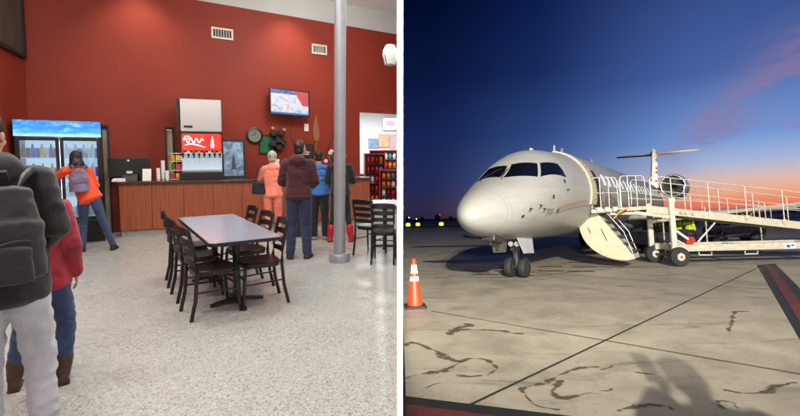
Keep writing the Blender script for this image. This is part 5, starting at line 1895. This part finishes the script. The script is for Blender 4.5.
def airfoil(c, t_, n=12):
    up, lo = [], []
    for k in range(n + 1):
        x = (1 - math.cos(math.pi * k / n)) / 2
        y = 5 * t_ * (.2969 * math.sqrt(x) - .126 * x - .3516 * x * x + .2843 * x ** 3 - .1036 * x ** 4)
        up.append((x * c, y * c))
        lo.append((x * c, -y * c))
    return up + lo[-2:0:-1]


def wing_rings(secs):
    """sections: (leading edge point, chord, thickness ratio, up vector)"""
    rg = []
    for le, c, th, up in secs:
        le, up = Vector(le), Vector(up)
        rg.append([le + Vector((x, 0, 0)) + up * y for x, y in airfoil(c, th)])
    return MB().rings(rg)


for s_ in (-1, 1):
    w = wing_rings([((13.2, s_ * 1.0, 1.55), 5.2, .11, (0, 0, 1)), ((15.6, s_ * 4.0, 1.68), 3.1, .11, (0, 0, 1)), ((19.3, s_ * 10.2, 1.98), 1.5, .10, (0, 0, 1))]).build('wing', PGREY, plane, 'all')
    wing_rings([((19.4, s_ * 10.2, 1.98), 1.4, .09, (0, s_ * .6, .3)), ((20.6, s_ * 10.75, 3.1), .6, .09, (0, s_, .3))]).build('winglet', PLANE, w, 'all')
# fin and tailplane
fin = wing_rings(FIN).build('fin', mat('fin_paint', srgb(196, 192, 184), .35, var=.06), plane, 'all')
for k in range(6):
    z = 4.2 + k * .36
    s_ = 30.6 + k * .28
    MB().prism([(s_ - .5, -.21 + k * .012, z), (s_ + .5, -.21 + k * .012, z + .06), (s_ + .5, -.21 + k * .012, z + .22), (s_ - .5, -.21 + k * .012, z + .16)], (0, .05, 0)).build('livery_stripe', mat('livery_%d' % (k % 3), [srgb(150, 40, 44), srgb(232, 232, 230), srgb(60, 70, 120)][k % 3], .4), fin)
for s_ in (-1, 1):
    wing_rings([((TS, 0, TZ), 1.9, .10, (0, 0, 1)), ((TS + 1.5, s_ * TSPAN, TZ + .16), 0.95, .10, (0, 0, 1))]).build('tailplane', PLANE, plane, 'all')
MB().lathe([(.02, 0), (.18, .35), (.22, .9), (.17, 1.9), (.02, 2.5)], 16, (TS - .35, 0, TZ), (1, 0, 0)).build('tail_bullet', PLANE, plane, True)
# engines
for s_ in (-1, 1):
    e = Vector((ENG[0], s_ * ENG[1], ENG[2]))
    r_ = ENG[3]
    nac = MB().lathe([(r_ * .80, 1.2), (r_ * .80, .25), (r_ * .83, .06), (r_ * .90, -.0), (r_ * .97, .08), (r_ * 1.04, .5), (r_ * 1.06, 1.2), (r_ * 1.0, 2.3), (r_ * .78, 3.2), (r_ * .72, 3.25), (r_ * .7, 2.9)], 40, e, (1, 0, 0), False).build('nacelle', PGREY, plane, 'all')
    MB().lathe([(r_ * .79, .10), (r_ * .83, .0), (r_ * .9, -.06), (r_ * .98, .03), (r_ * .985, .12), (r_ * .80, .12)], 40, e, (1, 0, 0), False).build('intake_lip', ALU, nac, 'all')
    MB().lathe([(r_ * .79, .52), (r_ * .79, .56)], 32, e, (1, 0, 0)).build('fan_disc', BLACKMETAL, nac, True)
    mb = MB()
    for k in range(22):
        a = 2 * math.pi * k / 22
        rd = Vector((0, math.cos(a), math.sin(a)))
        mb.bar(e + Vector((.46, 0, 0)) + rd * r_ * .2, e + Vector((.48, 0, 0)) + rd * r_ * .77, .05, .015, rd.cross(Vector((1, 0, .6))))
    mb.build('fan_blades', BLACKMETAL, nac)
    MB().lathe([(.01, .1), (r_ * .12, .3), (r_ * .22, .52)], 20, e, (1, 0, 0)).build('spinner', BLACKMETAL, nac, True)
    wing_rings([((ENG[0] + .7, s_ * (ENG[1] - r_ * .9), ENG[2]), 2.2, .12, (0, 0, 1)), ((ENG[0] + .7, s_ * .9, ENG[2] - .35), 2.4, .12, (0, 0, 1))]).build('pylon', PGREY, plane, 'all')
# landing gear


def wheel(name_parent, c, r_, w, axle=(0, 1, 0)):
    ty = MB().lathe([(r_ * .55, -w / 2), (r_ * .9, -w / 2), (r_, -w * .3), (r_ * 1.0, w * .3), (r_ * .9, w / 2), (r_ * .55, w / 2)], 28, c, axle).build('wheel', TYRE, name_parent, True)
    MB().lathe([(.02, -w * .52), (r_ * .3, -w * .5), (r_ * .56, -w * .42), (r_ * .56, w * .42), (r_ * .3, w * .5), (.02, w * .52)], 20, c, axle).build('rim', DARKGREY, ty, True)
    return ty


GS = GEARS
ng = MB().cyl((GS, 0, .25), (GS - .05, 0, 1.5), .075, .11, 16).cyl((GS, -.28, .27), (GS, .28, .27), .05).cyl((GS, 0, .6), (GS + .7, 0, 1.35), .04).box((GS - .12, 0, .8), (.08, .22, .12)).build('nose_gear_leg', DARKGREY, plane, True)
for y in (-.2, .2):
    wheel(ng, (GS, y, .27), .27, .19)
MB().cyl((GS - .18, -.09, .92), (GS - .1, -.09, .92), .07).cyl((GS - .18, .09, .92), (GS - .1, .09, .92), .07).build('taxi_light', mat('lens', srgb(220, 224, 220), .1), ng, True)
MB().tube([(GS - .05, .05, 1.3), (GS - .13, .06, .9), (GS - .09, .04, .5)], .014, 6).build('hose', BLACKMETAL, ng)
for s_ in (-1, 1):
    MB().prism([(GS - .85, s_ * .34, 1.2), (GS + .25, s_ * .34, 1.16), (GS + .2, s_ * .40, .66), (GS - .55, s_ * .42, .70)], (0, .025 * s_, 0)).build('gear_door', PGREY if s_ < 0 else PLANE, plane)
MB().box((GS - .4, 0, 1.13), (.9, .5, .04)).build('gear_bay', BLACKMETAL, plane)
# antenna and tow fitting under the chin
MB().tube([(.95, -.16, 1.25), (.9, -.16, 1.0), (1.1, -.16, .95)], .03, 6).tube([(1.35, -.2, 1.2), (1.3, -.2, .9)], .035, 6).build('chin_aerial', DARKGREY, plane)
MB().box((1.15, -.1, 1.12), (.5, .35, .16), (0, R(12), 0)).build('chin_door', DARKGREY, plane, bevel=.03)
for s_ in (-1, 1):
    mg = MB().cyl((17.6, s_ * 1.9, .4), (17.5, s_ * 1.8, 1.6), .09, .11, 14).bar((17.6, s_ * 1.9, .9), (17.6, s_ * .7, 1.4), .08).build('main_gear_leg', DARKGREY, plane, True)
    for y in (-.22, .22):
        wheel(mg, (17.6, s_ * 1.9 + y, .42), .42, .26)
MB().ball((16.2, 0, 1.35), 1, 3, (3.4, 1.25, .55)).build('belly_fairing', PGREY, plane, True)

# ------------------------------------------------------------------ boarding ramp
RAMPC = mat('ramp_cream', srgb(176, 171, 156), .5, var=.14, vscale=9, c2=srgb(150, 144, 128), bump=.15, bscale=60)
RAMPW = mat('ramp_white', srgb(168, 166, 158), .4, var=.06, vscale=9)
t = thing('boarding_ramp', 'long cream wheeled boarding ramp with handrails leading up to the aircraft door', 'ramp', (8.0, 14.1, 0), 0, APRON)
RW_ = 1.15
RZ = lambda x: 1.93 - (x - 0.0) * .132
XE = 9.0
mb = MB()
for y in (0, RW_):
    mb.prism([(-.1, y, RZ(-.1)), (XE, y, RZ(XE)), (XE, y, RZ(XE) - .25), (-.1, y, RZ(-.1) - .23)], (0, .06 if y == 0 else -.06, 0))
mb.build('side_beam', RAMPC, t, bevel=.008)
MB().prism([(-.1, .065, RZ(-.1) - .06), (XE, .065, RZ(XE) - .06), (XE, .065, RZ(XE) - .10), (-.1, .065, RZ(-.1) - .10)], (0, RW_ - .13, 0)).build('deck', mat('deck_tread', srgb(120, 116, 108), .6, var=.15, vscale=30), t)
for k in range(8):
    x = .3 + k * 1.15
    MB().bar((x, .066, RZ(x) - .17), (x, RW_ - .066, RZ(x) - .17), .06, .1).build('cross_member', RAMPC, t)
for y in (-.02, RW_ + .02):
    top_ = MB().tube([(.05, y, RZ(0) + .05), (.06, y, RZ(0) + .86), (.16, y, RZ(.1) + .96), (XE, y, RZ(XE) + .92)], .017, 8).build('top_rail', RAMPW, t, True)
    MB().tube([(.05, y, RZ(0) + .5), (XE, y, RZ(XE) + .48)], .012, 8).build('mid_rail', RAMPW, t, True)
    for k in range(15):
        x = .72 + k * .59
        if k % 2:
            MB().cyl((x, y, RZ(x) - .02), (x, y, RZ(x) + .48), .012, .012, 8).build('baluster', RAMPW, t, True)
            continue
        MB().cyl((x, y, RZ(x) - .02), (x, y, RZ(x) + .93), .019, .019, 10).build('rail_post', RAMPW, t, True)
        MB().box((x, y, RZ(x) - .05), (.12, .03, .14)).build('post_bracket', RAMPC, t)
# mast, brace, chassis
MB().box((.66, -.06, 1.22), (.16, .09, 1.66)).box((.66, -.07, 2.08), (.2, .1, .16)).build('mast', RAMPW, t, bevel=.006)
MB().box((.66, RW_ + .06, 1.22), (.16, .09, 1.66)).build('mast', RAMPW, t, bevel=.006)
MB().bar((.72, -.08, 1.12), (1.3, -.08, .68), .07).bar((.72, -.08, .82), (1.0, -.08, .66), .05).build('brace', RAMPW, t)
mb = MB()
for y in (-.07, RW_ - .05):
    mb.box((4.7, y, .56), (8.0, .12, .21))
for x in (.9, 3, 5.5, 8.3):
    mb.box((x, RW_ / 2 - .06, .56), (.12, RW_ - .105, .16))
mb.build('chassis_beam', RAMPC, t, bevel=.01)
for x in (1.6, 3.05):
    MB().tube([(x - .2, -.1, .42), (x - .2, -.1, .33), (x + .2, -.1, .33), (x + .2, -.1, .42)], .022, 8).build('step_bracket', RAMPW, t)
for x, w in ((1.15, .35), (2.2, .6), (4.9, .5)):
    MB().box((x, -.136, .50), (w, .008, .05)).build('scuff_plate', PGREY, t)
MB().box((4.25, -.137, .55), (.34, .008, .16)).build('blue_sticker', mat('sticker_white', srgb(210, 214, 224), .4), t)
MB().box((4.20, -.143, .55), (.12, .006, .1)).box((4.34, -.143, .57), (.09, .006, .06)).build('sticker_mark', mat('sticker_blue', srgb(62, 80, 150), .4), t)
for x in (.74, 7.9):
    for y in (-.16, RW_ + .05):
        w = MB().lathe([(.17, -.09), (.27, -.09), (.30, -.06), (.30, .06), (.27, .09), (.17, .09)], 32, (x, y, .30), (0, 1, 0)).build('wheel', TYRE, t, True)
        MB().lathe([(.05, -.10), (.16, -.085), (.175, -.06), (.175, .06), (.16, .085), (.05, .1)], 28, (x, y, .30), (0, 1, 0)).build('rim', RAMPW, w, True)
        mb = MB().cyl((x, y - .115, .30), (x, y + .115, .30), .04, .04, 14)
        mb.build('hub', mat('hub_red', srgb(170, 40, 34), .45), w, True)
        mb = MB()
        for k in range(6):
            a_ = k * math.pi / 3
            mb.ball((x + .105 * math.cos(a_), y - .096, .30 + .105 * math.sin(a_)), .014, 1)
        mb.build('wheel_nuts', DARKGREY, w)
    MB().cyl((x, -.1, .30), (x, RW_, .30), .04).build('axle', DARKGREY, t)
wn_ = MB().cyl((1.2, -.12, .80), (1.2, .12, .80), .11, .11, 18).box((1.12, -.06, .74), (.2, .16, .14)).build('winch', mat('winch_red', srgb(150, 44, 32), .45, var=.2), t, bevel=.006)
MB().tube([(1.38, -.1, .72), (1.5, -.1, .86), (1.98, -.1, 1.33)], [.03, .028, .022], 8).build('jack_lever', RAMPW, t, True)
MB().tube([(1.2, -.13, .8), (1.05, -.15, .95), (1.1, -.15, 1.02), (1.15, -.2, 1.0)], .014, 8).build('crank', mat('winch_red', srgb(150, 44, 32), .45), wn_)
for k, ch in enumerate(()):
    pass
for x, w in ((.98, .10), (1.12, .09), (1.34, .08)):
    MB().box((x, -.004, RZ(x) - .14), (w, .006, .09)).build('stencil_mark', mat('stencil_grey', srgb(130, 122, 104), .6), t)
# landing platform at the door
t = thing('door_platform', 'cream landing platform with rounded guard rails between aircraft door and ramp', 'platform', (8.0, 14.1, 0), 0, APRON)
poly = [(-1.95, -.18, 1.72), (-.12, -.06, 1.80), (-.12, 1.1, 1.80), (-.85, 1.1, 1.77), (-1.62, .10, 1.73)]
MB().prism(poly, (0, 0, .12)).build('deck', RAMPC, t, bevel=.006)
mb = MB()
for x0, x1, z0 in ((-1.9, -1.05, 1.86), (-.98, -.14, 1.9)):
    y0, y1 = -.16 + (x0 + 1.9) * .05, -.16 + (x1 + 1.9) * .05
    r_ = .12
    MB().tube([(x0, y0, z0), (x0, y0, z0 + .9 - r_), (x0 + .04, y0, z0 + .97 - .02), (x0 + r_, y0, z0 + .99), (x1 - r_, y1, z0 + .99), (x1 - .04, y1, z0 + .95), (x1, y1, z0 + .9 - r_), (x1, y1, z0)], .018, 8).build('guard_rail', RAMPW, t, True)
    MB().tube([(x0, y0, z0 + .5), (x1, y1, z0 + .5)], .012, 8).build('mid_rail', RAMPW, t, True)
    for f in (.33, .66):
        x = x0 + (x1 - x0) * f
        MB().cyl((x, y0 + (y1 - y0) * f, z0), (x, y0 + (y1 - y0) * f, z0 + .98), .014, .014, 8).build('baluster', RAMPW, t, True)
for x in (-1.7, -1.45, -1.2):
    MB().box((x, -.2, 1.84), (.16, .03, .14), (0, 0, .1)).build('edge_bracket', RAMPW, t)
for y in (.25, .8):
    MB().tube([(-.75 + y * .3, y + .2, 1.88), (-.75 + y * .3, y + .2, 2.86)], .018, 8).build('post', RAMPW, t, True)
MB().bar((-.5, 0, 1.72), (.6, -.02, 1.55), .08, .1).bar((-1.3, .0, 1.70), (-.3, 0, 1.70), .1, .08).build('underframe', RAMPC, t)
MB().box((-1.0, -.21, 1.79), (.3, .03, .06)).build('latch_plate', DARKGREY, t)
# second run of the ramp behind, rising the other way
t = thing('return_ramp', 'thin far run of ramp rising to the right behind the near handrails', 'ramp', (12.0, 18.6, 0), 0, APRON)
Z2 = lambda x: 1.55 + x * .10
mb = MB().prism([(-1.5, 0, Z2(-1.5)), (9, 0, Z2(9)), (9, 0, Z2(9) - .12), (-1.5, 0, Z2(-1.5) - .12)], (0, .08, 0))
mb.build('side_beam', RAMPC, t)
MB().tube([(-3.2, 0, 2.42), (1.2, 0, 2.12), (6, 0, 1.62)], .028, 8).build('top_rail', RAMPW, t, True)
for x in (-.9, .9, 3.2, 5.4):
    MB().cyl((x, .04, .0), (x, .04, Z2(x) + .3), .03, .03, 10).build('leg', RAMPW, t, True)

# ------------------------------------------------------------------ traffic cone
t = thing('traffic_cone', 'orange traffic cone with two white reflective collars on the apron', 'cone', (0.245, 8.42, 0), R(4), APRON)
ORANGE = mat('cone_orange', srgb(226, 58, 20), 0.5, var=.1, vscale=6)
H_ = .90
cr = lambda z: .150 - (.150 - .032) * z / H_
mb = MB()
mb.lathe([(cr(.05), .05), (cr(H_) - .0, H_ - .01), (.026, H_), (.018, H_)], 32).build('body', ORANGE, t, True)
MB().prism([(x, y, 0) for x, y, z in rrect(.40, .40, .05, 0)], (0, 0, .045)).build('base', mat('cone_base', srgb(30, 27, 26), .7, var=.2), t, bevel=.008)
REFL = mat('white_reflective', srgb(232, 226, 212), .35, var=.08, vscale=12)
for z0, z1 in ((.49, .575), (.63, .79)):
    MB().lathe([(cr(z0) - .01, z0), (cr(z0) + .004, z0 + .002), (cr(z1) + .004, z1 - .002), (cr(z1) - .01, z1)], 32).build('white_collar', REFL, t, True)

# ------------------------------------------------------------------ crew under the ramp, and photographer
for k, (lab, loc, yw, mm_) in enumerate(CREW):
    person(lab, loc, yw, 1.76, frame=APRON, top=mm_, pants=NAVY, hair=(HAIRD, 'short'), shoes=mat('dark_shoe', srgb(34, 30, 30), .6), thick=.03, coarse=True, voxel=.014, topname='vest', group='ground crew in vests')
for k, (lab, loc, pose) in enumerate(PHOTOG):
    person(lab, loc, R(-22), 1.66, pose, frame=APRON, top=cloth('navy_coat', srgb(34, 36, 48)), pants=JEAN2, hair=(HAIRD, 'short'), shoes=mat('dark_shoe', srgb(34, 30, 30), .6), thick=.035, coarse=True, voxel=.014)

# ------------------------------------------------------------------ far vehicles
DARKV = mat('dark_vehicle', srgb(40, 42, 46), .4, var=.15, vscale=5)
for lab, loc, rz in (('dark baggage tractor parked behind the ramp chassis left of the winch', (12.2, 20.4, 0), R(8)), ('dark baggage tractor parked farther right behind the ramp chassis', (18.8, 25.0, 0), R(-14))):
    t = thing('baggage_tractor', lab, 'tractor', loc, rz, APRON, group='dark baggage tractors behind the ramp')
    MB().prism([(-1.3, -.6, .3), (1.3, -.6, .3), (1.35, -.6, .75), (.5, -.6, .95), (-.3, -.6, .85), (-1.3, -.6, .9)], (0, 1.2, 0)).build('body', DARKV, t, bevel=.04)
    MB().box((-.55, 0, 1.02), (.5, .9, .16)).box((-.78, 0, 1.25), (.1, .9, .4)).build('seat', BLACKPLASTIC, t, bevel=.03)
    MB().tube([(.35, .1, .9), (.15, .1, 1.2)], .02, 8).lathe([(.17, 0), (.19, .01), (.17, .02)], 18, (.13, .1, 1.2), (-.5, 0, .8)).build('steering_wheel', BLACKPLASTIC, t)
    for x in (-.85, .85):
        for y in (-.6, .6):
            wheel(t, (x, y, .3), .3, .2)
t = thing('baggage_cart', 'low dark baggage cart with a canopy behind the lime vested crew', 'cart', (16.0, 24.6, 0), R(-6), APRON)
MB().box((0, 0, .45), (3.0, 1.4, .12)).build('bed', DARKV, t, bevel=.02)
for x in (-1.4, 1.4):
    for y in (-.62, .62):
        MB().cyl((x, y, .5), (x, y, 1.75), .03).build('post', DARKV, t)
MB().box((0, 0, 1.78), (3.1, 1.5, .06)).build('canopy', DARKV, t, bevel=.02)
for x in (-1.1, 1.1):
    for y in (-.6, .6):
        wheel(t, (x, y, .2), .2, .14)
for lab, loc, rz in (('far dark van right of the ramp on the dusky apron', (62, 78, 0), R(10)), ('far dark van half hidden by ramp handrails near the crew in vests', (48, 70, 0), R(-5))):
    t = thing('van', lab, 'van', loc, rz, APRON, group='far dark vans')
    MB().prism([(-2.6, -1, .45), (2.6, -1, .45), (2.6, -1, 1.2), (1.7, -1, 2.2), (-2.6, -1, 2.3)], (0, 2, 0)).build('body', DARKV, t, bevel=.08)
    MB().prism([(1.0, -1.02, 1.3), (2.1, -1.02, 1.3), (1.6, -1.02, 2.0), (1.0, -1.02, 2.05)], (0, 2.04, 0)).build('window', PDARK, t)
    for x in (-1.6, 1.6):
        for y in (-.95, .95):
            wheel(t, (x, y, .38), .38, .24)
# phone held by the photographer
single(MB().box((0, 0, 0), (.085, .012, .17)).box((.02, .008, .06), (.03, .006, .03)), 'phone', BLACKPLASTIC, 'black phone held up by the person in the navy coat', 'phone', (1.34 - .15 * .927 + .24 * .375, .58 + .24 * .927 + .15 * .375, 1.50), R(-22), APRON, bevel=.004)
